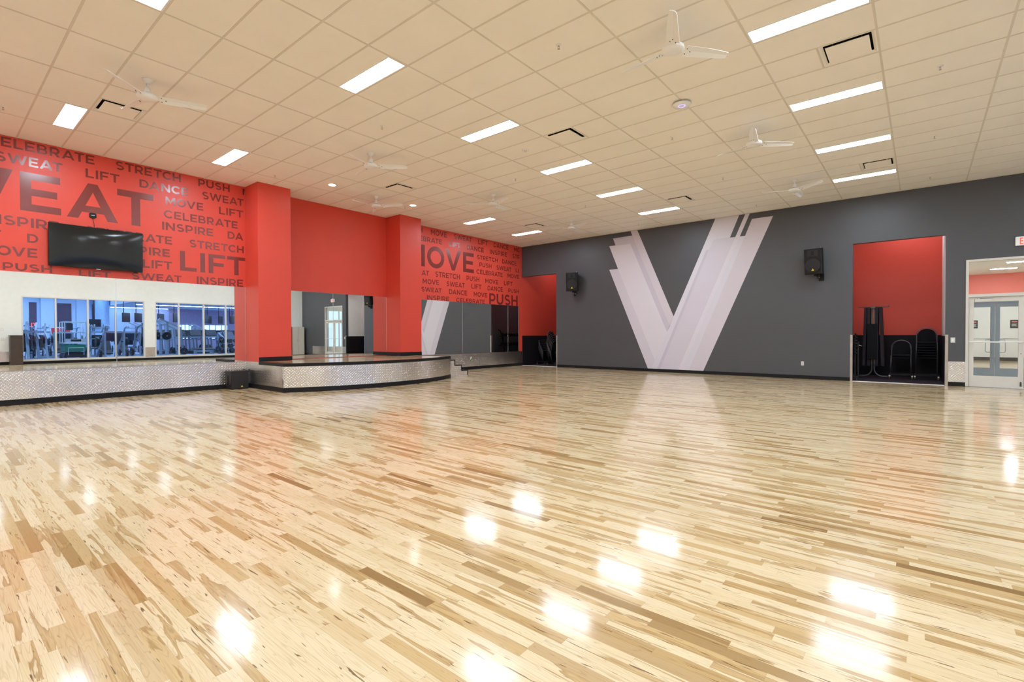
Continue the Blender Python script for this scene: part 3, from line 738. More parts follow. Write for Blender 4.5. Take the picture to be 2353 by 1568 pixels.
LE = [('CELEBRATE', 0.775, 2.264, 4.66, .172), ('SWEAT', 0.895, 1.787, 4.385, .172), ('LIFT', 2.125, 2.658, 4.385, .172), ('STRETCH', 2.597, 3.748, 4.66, .172), ('PUSH', 4.091, 4.752, 4.665, .165),
      ('DANCE', 2.993, 3.890, 4.387, .168), ('SWEAT', 4.167, 5.060, 4.387, .172), ('MOVE', 3.455, 4.187, 4.115, .170), ('LIFT', 4.516, 5.051, 4.108, .170), ('CELEBRATE', 3.421, 4.922, 3.825, .170),
      ('INSPIRE', 3.388, 4.389, 3.562, .171), ('DA', 4.698, 5.046, 3.560, .172), ('INSPIRE', 0.72, 1.725, 3.262, .172), ('CELEBRATE', 2.089, 3.571, 3.255, .170), ('STRETCH', 3.901, 5.056, 3.25, .172),
      ('D', 1.289, 1.437, 2.984, .160), ('MOVE', 0.69, 1.420, 2.71, .170), ('INSPIRE', 2.53, 3.526, 2.978, .168), ('PUSH', 0.966, 1.623, 2.452, .135), ('LIFT', 3.034, 3.565, 2.703, .174),
      ('LIFT', 2.005, 2.50, 2.436, .118), ('SWEAT', 2.841, 3.742, 2.438, .152), ('INSPIRE', 4.041, 5.036, 2.436, .172), ('LIFT', 3.715, 5.085, 2.706, .440), ('SWEAT', -0.68, 3.233, 3.562, .708)]
for wd, a, b_, z, h in LE: word(ml, wd, a, b_, z, h, RW, M['maroon'])
word(ml, 'M', 5.043, 5.22, 4.67, .148, RW, M['maroon'], hi=5.092)
for wd, a, z in (('PUSH', -0.1, 4.66), ('DANCE', -0.4, 4.385), ('STRETCH', -1.0, 3.262), ('LIFT', 0.425, 2.984), ('SWEAT', -0.55, 2.71), ('DANCE', -0.25, 2.452)):
    wn = {'PUSH': .665, 'DANCE': .885, 'STRETCH': 1.155, 'LIFT': .53, 'SWEAT': .89}[wd]
    word(ml, wd, a, a + wn, z, .17, RW, M['maroon'])
mr = thing('word_mural', 'dark red vinyl words on the red wall between the right column and the far corner', 'wall lettering', (0, 0, 0))
RE = [('MOVE', 10.989, 11.717, 4.63, .18), ('SWEAT', 12.059, 12.949, 4.65, .165), ('LIFT', 13.283, 13.818, 4.635, .178), ('DANCE', 14.145, 15.025, 4.637, .169), ('MOVE', 15.372, 16.10, 4.633, .158),
      ('CELEBRATE', 9.995, 11.484, 4.36, .165), ('LIFT', 11.830, 12.367, 4.353, .172), ('DANCE', 12.690, 13.583, 4.351, .173), ('INSPIRE', 13.941, 14.935, 4.347, .175), ('STRETCH', 15.266, 16.42, 4.35, .163),
      ('MOVE', 9.95, 13.050, 3.525, .718), ('STRETCH', 13.221, 14.375, 4.068, .156), ('DANCE', 14.638, 15.526, 4.065, .160), ('PUSH', 13.344, 14.015, 3.802, .161), ('SWEAT', 14.302, 15.194, 3.785, .170),
      ('LIFT', 15.475, 16.0, 3.795, .158), ('CELEBRATE', 13.188, 14.669, 3.525, .167), ('MOVE', 14.966, 15.689, 3.54, .157), ('SWEAT', 10.02, 10.908, 3.235, .164), ('STRETCH', 11.176, 12.333, 3.232, .181),
      ('PUSH', 12.667, 13.335, 3.227, .183), ('MOVE', 13.663, 14.397, 3.216, .166), ('LIFT', 14.748, 15.275, 3.222, .166), ('MOVE', 10.630, 11.349, 2.96, .164), ('SWEAT', 11.691, 12.570, 2.954, .168),
      ('LIFT', 12.923, 13.454, 2.96, .172), ('DANCE', 13.791, 14.667, 2.951, .174), ('PUSH', 15.004, 15.665, 2.95, .156), ('SWEAT', 10.575, 11.464, 2.698, .154), ('DANCE', 11.810, 12.692, 2.687, .173),
      ('MOVE', 13.037, 13.765, 2.676, .166), ('INSPIRE', 10.807, 11.808, 2.434, .156), ('CELEBRATE', 12.143, 13.634, 2.434, .142), ('PUSH', 13.883, 15.592, 2.434, .416)]
for wd, a, b_, z, h in RE: word(mr, wd, a, b_, z, h, RW, M['maroon'], lo=9.995, hi=15.70)
word(mr, 'H', 10.47, 10.63, 4.63, .18, RW, M['maroon'])

# V graphic
vg = thing('v_graphic', 'giant layered lavender letter V painted on the grey wall, reaching the ceiling', 'wall graphic', (0, 0, 0))
zt = ZC - 0.004; zb = 0.102
def lerpx(p, q, z): return p[0] + (q[0] - p[0]) * (z - p[1]) / (q[1] - p[1])
def vpoly(name, pts, k, d): 
    o = MB().add([GW(u, v, d) for u, v in pts], [tuple(range(len(pts)))]).build(name, M['v_' + k], vg, fix=False); return o
vpoly('left_band', [(-7.812, zt), (-7.56, zt), (-6.277, 1.853), (-6.413, 1.55), (-7.75, 4.699)], 'warm', .0016)
vpoly('left_band', [(-8.493, 4.689), (-7.75, 4.699), (-6.405, 1.60), (-6.498, 1.329), (-7.821, 4.424), (-8.393, 4.435)], 'lo', .0008)
vpoly('left_band', [(-8.643, 4.433), (-7.821, 4.424), (-6.498, 1.329), (-6.824, .152), (-8.295, 3.588)], 'hi', .0014)
vpoly('left_band', [(-8.643, 3.588), (-8.295, 3.588), (-6.824, .152), (-6.803, zb), (-7.173, zb)], 'mid', .0010)
vpoly('right_band', [(-4.958, zt), (-4.258, zt), (-4.521, 4.216), (-5.006, 4.212), (-5.151, 3.910), (-5.236, 3.905), (-6.824, .150), (-7.03, .152), (-6.60, 1.10), (-6.277, 1.853)], 'pale', .0018)
vpoly('right_band', [(-5.236, 3.905), (-5.151, 3.910), (-6.736, zb), (-6.845, zb)], 'lo', .0022)
vpoly('right_band', [(-5.006, 4.212), (-4.365, 4.215), (-6.122, zb), (-6.736, zb), (-5.151, 3.910)], 'mid', .0020)
vpoly('right_band', [(-4.090, zt), (-3.962, zt), (-6.0, zb), (-6.122, zb)], 'hi', .0024)
vpoly('right_band', [(-4.238, 4.212), (-4.091, 4.208), (-5.773, zb), (-6.0, zb)], 'pale', .0028)
vpoly('right_band', [(-3.9, 4.689), (-3.333, 4.690), (-5.313, zb), (-5.773, zb), (-4.091, 4.208)], 'warm', .0032)

# ================================================================== THINGS IN THE ROOM
# television on the red wall: local x = out of wall, y along wall
tv = thing('television', 'large black flat television on a bracket on the red wall', 'television', (XR, 2.283, 2.985))
A = Matrix.Translation((0.125, 0, 0)) @ Matrix.Rotation(math.radians(2.0), 4, 'Y')
hw, hh = 0.726, 0.405
MB().bbox(-0.03, 0.0, -hw, hw, -hh, hh, 0.006, A).build('casing', M['plastic'], tv)
n = 24; b = MB(); vs = []; F = []
for i in range(n + 1):
    for j in range(n + 1):
        u, v = -1 + 2 * i / n, -1 + 2 * j / n
        vs.append(A @ Vector((0.0015 + 0.020 * (1 - u ** 2) * (1 - v ** 4) ** 1.0, u * (hw - 0.008), v * (hh - 0.008))))
for i in range(n):
    for j in range(n): F.append((i * (n + 1) + j, (i + 1) * (n + 1) + j, (i + 1) * (n + 1) + j + 1, i * (n + 1) + j + 1))
b.add(vs, F, True).build('screen', M['screen'], tv)
MB().box(0.0, 0.012, -0.035, 0.035, -hh - 0.008, -hh + 0.004, A).build('badge', M['chrome'], tv)
MB().box(0.002, 0.02, -0.25, 0.25, -0.2, 0.2).box(0.02, 0.10, -0.2, -0.16, -0.2, 0.2).box(0.02, 0.10, 0.16, 0.2, -0.2, 0.2).build('wall_bracket', M['plastic'], tv)
t = thing('media_box', 'small black rounded box on the red wall above the television, with a cord', 'media box', (XR + 0.0035, 2.225, 3.645))
b = MB()
prof = [(0.055 * (abs(math.cos(a)) ** 0.5) * (1 if math.cos(a) > 0 else -1), 0.052 * (abs(math.sin(a)) ** 0.5) * (1 if math.sin(a) > 0 else -1)) for a in [2 * PI * i / 28 for i in range(28)]]
b.prism(prof, lambda u, v, d: (d, u, v), 0.0, 0.026).build('body', M['plastic'], t, bevel=0.004)
b = MB()
for k in range(5): b.box(0.0262, 0.0268, -0.022 + k * 0.010, -0.015 + k * 0.010, -0.006 + 0.002 * (k % 2), 0.008)
b.build('logo', M['white'], t)
MB().tube([(0.006, 0.0, -0.05), (0.006, 0.006, -0.10), (0.008, 0.018, -0.15), (0.012, 0.02, -0.20), (0.03, 0.015, -0.25)], 0.004, 8).build('cord', M['plastic'], t)

# wall speakers
def make_speaker():
    t = thing('wall_speaker', 'x', 'speaker', (0, 0, 0), group='black wall speakers')
    R = Matrix.Rotation(math.radians(6), 4, 'X')
    # cabinet tapers to the back; local -y is the front
    def prof(y, hw_, z0, z1): return [R @ Vector(p) for p in ((-hw_, y, z0), (hw_, y, z0), (hw_, y, z1), (-hw_, y, z1))]
    b = MB(); H = 0.345
    L = [prof(-0.165, 0.205, -H + 0.02, H - 0.02), prof(-0.150, 0.222, -H, H), prof(-0.06, 0.222, -H, H), prof(0.15, 0.13, -H + 0.05, H - 0.03)]
    vs = [v for l in L for v in l]; F = [(0, 1, 2, 3), (15, 14, 13, 12)]
    for k in range(3):
        for j in range(4): F.append((k * 4 + j, k * 4 + (j + 1) % 4, k * 4 + 4 + (j + 1) % 4, k * 4 + 4 + j))
    b.add(vs, F).build('cabinet', M['plastic'], t, bevel=0.012)
    D = R @ Matrix.Translation((0, -0.165, -0.095)) @ Matrix.Rotation(PI / 2, 4, 'X')
    MB().lathe([(0.205, 0.0), (0.205, 0.014), (0.192, 0.020), (0.190, 0.006)], 40, M=D).build('woofer_ring', M['plastic'], t)
    MB().lathe([(0.191, 0.008), (0.12, 0.016), (0.001, 0.020)], 40, M=D).build('woofer_grille', M['grille'], t)
    # horn: flared recess rim and throat
    MB().box(-0.155, 0.155, -0.168, -0.150, 0.13, 0.315, R).build('horn_plate', M['plastic'], t)
    hb = MB(); hb.add([R @ Vector(p) for p in ((-0.125, -0.170, 0.145), (0.125, -0.170, 0.145), (0.125, -0.170, 0.305), (-0.125, -0.170, 0.305), (-0.035, -0.1685, 0.17), (0.035, -0.1685, 0.17), (0.035, -0.1685, 0.28), (-0.035, -0.1685, 0.28))],
           [(0, 1, 5, 4), (1, 2, 6, 5), (2, 3, 7, 6), (3, 0, 4, 7)]); hb.build('horn', M['grille'], t)
    MB().box(-0.035, 0.035, -0.1695, -0.160, 0.17, 0.28, R).build('horn_throat', M['hole'], t)
    for sx_ in (-1, 1): MB().box(sx_ * 0.178 - 0.011, sx_ * 0.178 + 0.011, -0.168, -0.15, 0.14, 0.30, R).build('port_slot', M['hole'], t)
    ZB = -0.245
    MB().prism([(-0.036, 0), (0.036, 0), (0.0, 0.058)], lambda u, v, d: R @ Vector((u, d, ZB + v)), -0.188, -0.183).build('badge', M['yellow'], t)
    MB().prism([(-0.010, 0.012), (0.010, 0.012), (0.004, 0.026), (-0.004, 0.026)], lambda u, v, d: R @ Vector((u, d, ZB + v)), -0.189, -0.187).build('badge_mark', M['screw'], t)
    b = MB().box(0.03, 0.10, 0.0, 0.05, -0.46, -0.34).box(0.025, 0.105, 0.04, 0.235, -0.45, -0.40).box(-0.02, 0.06, -0.03, 0.03, -0.40, -0.34)
    b.box(0.0, 0.13, 0.225, 0.24, -0.52, -0.30)
    b.build('wall_bracket', M['plastic'], t)
    sb = MB()
    for x in (0.03, 0.10): sb.cyl((x, -0.004, -0.445), (x, 0.002, -0.445), 0.008, 10)
    sb.build('bolt', M['chrome'], t)
    MB().cyl((0.17, -0.10, H - 0.005), (0.17, -0.10, H + 0.012), 0.011, 12).build('knob', M['chrome'], t)
    return t
sp1 = make_speaker(); sp1.location = (-10.04, YG - 0.24, 3.235); sp1['label'] = 'black speaker with yellow triangle badge on the grey wall, left of the V graphic'
sp1.rotation_euler = (0, 0, math.radians(22))
dup(sp1, (-2.24, YG - 0.24, 3.235), math.radians(-13), label='black speaker with yellow badge between the V graphic and the right alcove')

# subwoofer on the floor by the stage
sb = thing('floor_speaker', 'black box speaker with a yellow triangle badge on the floor beside the stage', 'speaker', (-12.455, 4.80, 0.0))
MB().bbox(-0.18, 0.165, -0.19, 0.19, 0.0, 0.425, 0.012).build('cabinet', M['plastic'], sb)
n = 10; b = MB(); pf = [(0.165 + 0.012 * math.sin(PI * i / n), -0.183 + 0.366 * i / n) for i in range(n + 1)]
b.prism([(0.15, -0.183)] + pf + [(0.15, 0.183)], lambda u, v, d: (u, v, d), 0.012, 0.413).build('front_grille', M['grille'], sb)
MB().prism([(-0.026, 0.0), (0.026, 0.0), (0.0, 0.042)], lambda u, v, d: (d, 0.035 + u, 0.05 + v), 0.174, 0.1795).build('badge', M['yellow'], sb)
MB().box(-0.085, 0.015, -0.1915, -0.185, 0.10, 0.32).build('side_recess', M['hole'], sb)
MB().tube([(-0.035, -0.193, 0.11), (-0.035, -0.195, 0.21), (-0.035, -0.193, 0.31)], 0.010, 8).box(-0.07, 0.0, -0.197, -0.19, 0.175, 0.19).build('side_grip', M['plastic'], sb)
MB().tube([(-0.165, 0.10, 0.3), (-0.19, 0.14, 0.36), (-0.16, 0.22, 0.44), (-0.10, 0.275, 0.40), (-0.05, 0.285, 0.38)], 0.008, 8).tube([(-0.03, 0.275, 0.45), (0.0, 0.27, 0.42), (-0.06, 0.25, 0.30), (-0.14, 0.20, 0.16)], 0.008, 8).build('cable', M['plastic'], sb)

# wall outlets and switches
def duplex(loc, rz, label, m='outlet', cat='wall outlet'):
    t = thing('wall_outlet', label, cat, loc, rz, 'wall outlets')
    MB().bbox(-0.036, 0.036, -0.008, 0.0, -0.058, 0.058, 0.003).build('cover_plate', M[m], t)
    for z in (-0.02, 0.02):
        s = MB().lathe([(0.017, 0.0), (0.017, 0.002), (0.001, 0.0025)], 16, M=Matrix.Translation((0, -0.008, z)) @ Matrix.Rotation(PI / 2, 4, 'X')).build('socket', M['cream'], t)
        MB().box(-0.008, -0.005, -0.0115, -0.010, z - 0.004, z + 0.006).box(0.005, 0.008, -0.0115, -0.010, z - 0.004, z + 0.006).build('slot', M['screw'], s)
    return t
duplex((XR + 0.007, 1.582, 0.435), PI / 2, 'metal-framed outlet in the diamond plate at the left edge')
duplex((-2.572, YG - 0.001, 0.433), 0, 'white outlet low on the grey wall right of the V graphic')
t = duplex((XR + 0.007, 12.877, 0.40), PI / 2, 'outlet with a small glowing green plug-in light, behind the stage steps')
MB().bbox(-0.022, 0.022, -0.04, -0.008, -0.075, -0.01, 0.005).build('night_light', M['plastic'], t)
MB().bbox(-0.018, 0.018, -0.046, -0.040, -0.070, -0.045, 0.002).build('glowing_lens', M['green'], t)
def switch(loc, rz, label):
    t = thing('light_switch', label, 'light switch', loc, rz, 'light switches')
    MB().bbox(-0.042, 0.042, -0.008, 0.0, -0.062, 0.062, 0.003).build('cover_plate', M['outlet'], t)
    MB().bbox(-0.017, 0.017, -0.012, -0.008, -0.033, 0.033, 0.002).build('rocker', M['fan'], t)
switch((0.578, YG - 0.001, 1.103), 0, 'white light switch on the grey wall between the right alcove and the glass doors')
switch((XE - 0.001, 2.31, 1.56), -PI / 2, 'upper switch on the white wall, seen at the left edge of the mirror')
switch((XE - 0.001, 2.31, 1.13), -PI / 2, 'lower switch on the white wall, seen at the left edge of the mirror')

# exit sign
t = thing('exit_sign', 'white EXIT sign with red letters above the glass doors', 'exit sign', (1.80, YG, 3.335))
MB().bbox(-0.185, 0.185, -0.055, 0.0, -0.10, 0.10, 0.008).build('housing', M['exitface'], t)
MB().box(-0.15, 0.15, -0.058, -0.0552, -0.085, 0.085).build('face', M['exitface'], t)
word(t, 'EXIT', -0.118, 0.118, -0.075, 0.15, lambda u, v, d: (u, -0.0585 - d, v), M['exit'], name='lettering')
MB().box(-0.03, 0.03, -0.06, -0.0, 0.10, 0.125).build('mount', M['exitface'], t)

# cabinet in the corner, brown panel, both seen in the mirrors
t = thing('storage_cabinet', 'tall pale grey two-door cabinet by the white wall, seen in the middle mirror', 'cabinet', (5.28, 15.33, 0), -PI / 2)
MB().box(-0.40, 0.40, -0.26, 0.25, 0.0, 1.80).build('body', M['cream'], t)
for sx_ in (-1, 1):
    d = MB().bbox(min(sx_ * 0.004, sx_ * 0.392), max(sx_ * 0.004, sx_ * 0.392), -0.278, -0.26, 0.06, 1.78, 0.003).build('door', M['cream'], t)
    MB().tube([(sx_ * 0.06, -0.278, 0.86), (sx_ * 0.06, -0.305, 0.88), (sx_ * 0.06, -0.305, 1.0), (sx_ * 0.06, -0.278, 1.02)], 0.006, 8).build('handle', M['steel'], d)
t = thing('storage_cabinet', 'dark brown low cabinet against the white wall, at the left edge of the mirror', 'cabinet', (5.24, 2.69, 0))
dk = paint('dark_brown_laminate', (0.055, 0.038, 0.032), 0.4)
MB().box(-0.26, 0.28, -0.18, 0.21, 0.0, 1.27).build('body', dk, t); MB().box(-0.28, 0.29, -0.2, 0.23, 1.27, 1.295).build('top', dk, t)

t = thing('storage_cabinet', 'tall dark brown cabinet beside the pale one, a sliver of it in the middle mirror', 'cabinet', (5.26, 14.55, 0))
MB().box(-0.27, 0.27, -0.37, 0.37, 0.0, 1.78).build('body', dk, t)
for s_ in (-1, 1): MB().bbox(-0.288, -0.27, min(s_ * 0.004, s_ * 0.362), max(s_ * 0.004, s_ * 0.362), 0.06, 1.76, 0.003).build('door', dk, t)

# glass entrance doors
dm = M['cream']
def door_set(name, label, x0, x1, y, zleaf, ztop, m, gl, bars=True, closer=True, bottom=0.27):
    d = struct(MB().box(x0, x0 + 0.05, y - 0.02, y + 0.11, 0, ztop).box(x1 - 0.05, x1, y - 0.02, y + 0.11, 0, ztop).box(x0 + 0.05, x1 - 0.05, y - 0.02, y + 0.11, ztop - 0.05, ztop)
               .box(x0 + 0.05, x1 - 0.05, y - 0.02, y + 0.11, zleaf, zleaf + 0.07).build(name, m), label, 'door')
    if ztop > zleaf + 0.2: MB().box(x0 + 0.05, x1 - 0.05, y + 0.04, y + 0.046, zleaf + 0.07, ztop - 0.05).build('transom_glass', gl, d)
    xm = (x0 + x1) / 2
    for k, (a, b_) in enumerate(((x0 + 0.055, xm - 0.004), (xm + 0.004, x1 - 0.055))):
        st_ = 0.088; z0, z1 = 0.012, zleaf - 0.004; y0_, y1_ = y + 0.015, y + 0.06
        lf = MB().box(a, a + st_, y0_, y1_, z0, z1).box(b_ - st_, b_, y0_, y1_, z0, z1).box(a + st_, b_ - st_, y0_, y1_, z1 - 0.11, z1).box(a + st_, b_ - st_, y0_, y1_, z0, bottom).build('door_leaf', m, d)
        MB().box(a + st_, b_ - st_, y + 0.035, y + 0.041, bottom, z1 - 0.11).build('door_glass', gl, lf)
        if bars:
            MB().tube([(a + 0.005, y0_ - 0.01, 1.06), (a + 0.012, y0_ - 0.05, 1.06), (b_ - 0.03, y0_ - 0.05, 1.06), (b_ - 0.023, y0_ - 0.01, 1.06)], 0.013, 10).build('push_bar', M['fan'], lf)
            xl = b_ - 0.045 if k == 0 else a + 0.045
            MB().cyl((xl, y0_ - 0.004, 0.80), (xl, y0_ + 0.001, 0.80), 0.010, 12).build('lock', M['screw'], lf)
            MB().bbox(xl - 0.014, xl + 0.014, y0_ - 0.018, y0_, 0.06, 0.14, 0.004).cyl((xl, y0_ - 0.028, 0.155), (xl, y0_, 0.155), 0.012, 10).build('kick_stop', M['screw'], lf)
        if closer:
            xa = a + 0.10 if k == 0 else b_ - 0.38
            MB().bbox(xa, xa + 0.28, y0_ - 0.06, y0_, z1 - 0.115, z1 - 0.045, 0.004).build('door_closer', M['cream'], lf)
            MB().lathe([(0.035, 0.0), (0.035, 0.016), (0.02, 0.022), (0.001, 0.022)], 18, c=(xa + 0.07, y0_ - 0.03, z1 - 0.045)).beam((xa + 0.07, y0_ - 0.03, z1 - 0.02), (xa + 0.33, y0_ - 0.045, z1 - 0.012), 0.022, 0.010).build('closer_arm', M['steel'], lf)
    return d
door_set('door_1', 'double glass doors in a pale frame with a transom, right of the right alcove', DX0, DX1, YG, 2.115, 3.0, dm, M['glass'])
tag(MB().box(DX0, DX1, YG - 0.02, YG + 0.14, 0.0, 0.008).build('threshold_strip', M['steel']), 'metal threshold strip under the glass doors', 'threshold')

# corridor beyond the doors
tinted_alu = paint('daylight_tinted_aluminium', (0.50, 0.57, 0.66), 0.4, var=0.01)  # tint of bluish daylight put into the frame colour
d2 = door_set('door_2', 'daylight-tinted second pair of glass doors beyond the entrance doors', 0.55, 2.45, 18.25, 2.08, 2.20, tinted_alu, M['glass'], bars=False, closer=False, bottom=0.34)
for k, s_ in enumerate((-1, 1)):
    xh = 1.5 + s_ * 0.075
    MB().tube([(xh, 18.262, 1.10), (xh + s_ * 0.03, 18.215, 1.10), (xh + s_ * 0.10, 18.20, 1.09), (xh + s_ * 0.115, 18.20, 1.05), (xh + s_ * 0.115, 18.20, 0.80), (xh + s_ * 0.10, 18.20, 0.77), (xh + s_ * 0.03, 18.215, 0.76), (xh, 18.262, 0.76)], 0.012, 8).build('pull_handle', M['fan'], d2)
MB().tube([(0.62, 18.22, 1.12), (1.40, 18.22, 1.12)], 0.013, 8).tube([(1.60, 18.22, 1.12), (2.38, 18.22, 1.12)], 0.013, 8).build('push_bar', M['fan'], d2)
cz = 4.04; CE = 32.0
struct(MB().box(0.52, 5.5, YG + 0.1, CE + 0.2, -0.1, 0.0).build('floor_corridor', M['floor']), 'wood floor of the corridor beyond the doors', 'floor')
struct(MB().box(ARX1 + 0.1, 5.5, YG + T, CE + 0.2, cz, cz + 0.1).build('ceiling_corridor', M['white']), 'white ceiling of the corridor beyond the doors', 'ceiling')
coral = paint('hazed_red_corridor_paint', (0.85, 0.20, 0.16), 0.5, var=0.01)  # red wall paint, with the haze of the glass put into its colour
struct(MB().box(ARX1 - 0.5, 5.5, CE, CE + 0.16, 0, 2.52).build('wall_corridor', M['white']), 'pale wall at the end of the corridor', 'wall')
struct(MB().box(ARX1 - 0.5, 5.5, CE - 0.02, CE + 0.16, 2.52, cz).build('wall_corridor_upper', coral), 'red band on the corridor wall, haze put into its colour', 'wall')
struct(MB().box(ARX1 - 0.5, 5.5, CE - 0.015, CE, 0, 0.16).build('baseboard_corridor', M['black']), 'black base in the corridor', 'baseboard')
struct(MB().box(ARX1 + 0.1, 0.55, YG + T, CE, 0, cz).build('wall_corridor_side', M['white']), 'left side wall of the corridor', 'wall')
struct(MB().box(2.45, 2.52, 18.25, 18.36, 0, 2.2).build('wall_corridor_jamb', M['white']), 'slim post beside the second doors', 'post')
struct(MB().box(5.4, 5.5, YG + T, 21.0, 0, 0.5).box(5.4, 5.5, YG + T, 21.0, 2.9, cz).box(5.4, 5.5, 21.0, CE, 0, cz).build('wall_corridor_right', M['white']), 'right wall of the corridor', 'wall')
day = emission('daylight_window', (0.62, 0.80, 1.0), 1.5)
wd_ = struct(MB().box(5.44, 5.46, YG + T, 21.0, 0.5, 2.9).build('window_3', day), 'bright daylight window at the corridor end', 'window')
for y in (16.9, 17.6, 18.4, 19.4): MB().box(5.39, 5.43, y - 0.03, y + 0.03, 0.5, 2.9).build('mullion', M['cream'], wd_)
MB().box(5.39, 5.43, YG + T, 21.0, 2.1, 2.2).build('transom_bar', M['cream'], wd_)
cl = emission('corridor_lamp', (0.95, 0.98, 1.0), 135.0)
for x, y, lab in ((2.97, 27.2, 'slim ceiling light beyond the doors, nearer one, at the top of the transom'), (2.67, 29.6, 'slim ceiling light beyond the doors, farther one, seen in the transom'), (3.4, 19.5, 'extra unseen ceiling light added to brighten the corridor'), (3.2, 23.5, 'extra unseen ceiling light added to brighten the corridor, farther in')):  # last two are unseen extras, added to raise the corridor's light level
    t = thing('corridor_light', lab, 'ceiling light', (x, y, cz), group='slim corridor ceiling lights')
    MB().box(-0.42, 0.42, -0.12, 0.12, -0.012, -0.002).build('frame', M['fan'], t); MB().box(-0.40, 0.40, -0.10, 0.10, -0.016, -0.012).build('diffuser', cl, t)
for x, lab in ((1.90, 'dark poster with a red heading on the corridor wall, seen through the left glass'), (3.26, 'dark poster with white lines on the corridor wall, right of the other')):
    t = thing('wall_poster', lab, 'poster', (x, CE - 0.002, 1.694), group='dark posters in the corridor')
    MB().box(-0.14, 0.14, -0.012, 0.0, -0.19, 0.19).build('board', M['plastic'], t)
    MB().box(-0.09, 0.09, -0.014, -0.012, 0.08, 0.13).build('heading', coral, t)
    b = MB()
    for k in range(3): b.box(-0.09, 0.09 - 0.03 * (k % 2), -0.014, -0.012, -0.10 + 0.045 * k, -0.08 + 0.045 * k)
    b.build('text_line', M['white'], t)

# ================================================================== ALCOVE CONTENTS
def make_chair():
    """stacking chair facing -y, origin at the floor under its seat"""
    t = thing('stacking_chair', 'x', 'chair', (0, 0, 0))
    w_ = 0.215
    MB().bbox(-0.20, 0.20, -0.21, 0.20, 0.425, 0.465, 0.012).build('seat', M['fabric'], t)
    arcp = [(-w_, 0.235, 0.46)] + [(w_ * -math.cos(a), 0.265 + 0.02 * math.sin(a), 0.66 + 0.20 * math.sin(a)) for a in [PI * i / 14 for i in range(15)]] + [(w_, 0.235, 0.46)]
    MB().tube([(-w_, 0.21, 0.44)] + arcp + [(w_, 0.21, 0.44)], 0.011, 8).build('back_frame', M['chairframe'], t)
    poly = [(-0.19, 0.47)] + [(0.19 * -math.cos(a), 0.655 + 0.165 * math.sin(a)) for a in [PI * i / 12 for i in range(13)]] + [(0.19, 0.47)]
    MB().prism(poly, lambda u, v, d: (u, d, v), 0.245, 0.275).build('backrest', M['fabric'], t)
    for sx_ in (-1, 1):
        MB().tube([(sx_ * w_, -0.19, 0.44), (sx_ * (w_ + 0.01), -0.20, 0.02)], 0.010, 8).build('leg', M['chairframe'], t)
        MB().tube([(sx_ * w_, 0.21, 0.44), (sx_ * (w_ + 0.01), 0.26, 0.02)], 0.010, 8).build('leg', M['chairframe'], t)
    return t
ch0 = make_chair(); first = [True]
def place(loc, rz, label, group):
    if first[0]: ch0.location = loc; ch0.rotation_euler = (0, 0, rz); ch0['label'] = label; ch0['group'] = group; first[0] = False
    else: dup(ch0, loc, rz, label, group)
ORD = ['lowest', 'second', 'third', 'fourth', 'fifth', 'sixth', 'seventh', 'eighth']
def stack(x, y, rz, n, where, group):
    for k in range(n):
        pos = 'topmost chair' if k == n - 1 else ('lowest chair' if k == 0 else ORD[k] + ' from the bottom')
        place((x + math.sin(rz) * 0.036 * (k - n + 1), y - math.cos(rz) * 0.036 * (k - n + 1), 0.145 + 0.072 * k), rz, 'black round-backed chair, %s of %s' % (pos, where), group)
    t = thing('chair_dolly', 'low black wheeled dolly under %s' % where, 'dolly', (x, y, 0), rz, 'dollies under chair stacks')
    MB().box(-0.26, 0.26, -0.27, -0.24, 0.11, 0.145).box(-0.26, 0.26, 0.27, 0.30, 0.11, 0.145).box(-0.26, -0.23, -0.24, 0.27, 0.11, 0.145).box(0.23, 0.26, -0.24, 0.27, 0.11, 0.145).build('frame', M['plastic'], t)
    for sx_ in (-1, 1):
        for sy_ in (-0.25, 0.28):
            c_ = MB().cyl((sx_ * 0.245 - 0.012, sy_, 0.038), (sx_ * 0.245 + 0.012, sy_, 0.038), 0.038, 14).build('caster', M['chairframe'], t)
            MB().box(sx_ * 0.245 - 0.018, sx_ * 0.245 + 0.018, sy_ - 0.014, sy_ + 0.014, 0.05, 0.112).build('fork', M['chrome'], c_)
stack(-0.44, 17.55, 0, 2, 'the short stack in the right alcove', 'chairs of the short stack in the right alcove')
stack(0.11, 17.65, 0, 7, 'the tall stack in the right alcove', 'chairs of the tall stack in the right alcove')
stack(-12.30, 17.02, PI / 2 + PI, 7, 'the front stack in the left alcove', 'chairs of the front stack in the left alcove')
stack(-12.30, 17.62, PI / 2 + PI, 7, 'the rear stack in the left alcove', 'chairs of the rear stack in the left alcove')

# rack of hanging exercise mats
t = thing('mat_rack', 'black mat rack with hooks on top and curved tube feet in the right alcove', 'mat rack', (-1.06, 17.35, 0))
MB().box(-0.045, -0.012, -0.02, 0.02, 0.40, 1.98).box(0.012, 0.045, -0.02, 0.02, 0.40, 1.98).build('post', M['chairframe'], t)
for s_ in (-1, 1):
    MB().tube([(s_ * 0.028, 0.0, 0.55)] + [(s_ * (0.028 + 0.20 * (1 - math.cos(a))), 0.0, 0.26 - 0.20 * math.sin(a)) for a in [PI / 2 * i / 8 for i in range(9)]] + [(s_ * 0.34, 0, 0.06)], 0.018, 10).build('foot', M['chairframe'], t)
for s_ in (-1, 1):
    for y in (-0.16, 0.0, 0.16): MB().tube([(s_ * 0.05, y, 2.015), (s_ * 0.30, y, 2.015), (s_ * 0.34, y, 2.02), (s_ * 0.36, y, 2.05)], 0.006, 6).build('hook', M['chairframe'], t)
MB().box(-0.05, 0.05, -0.19, 0.19, 1.982, 2.03).build('hook_carrier', M['chairframe'], t)
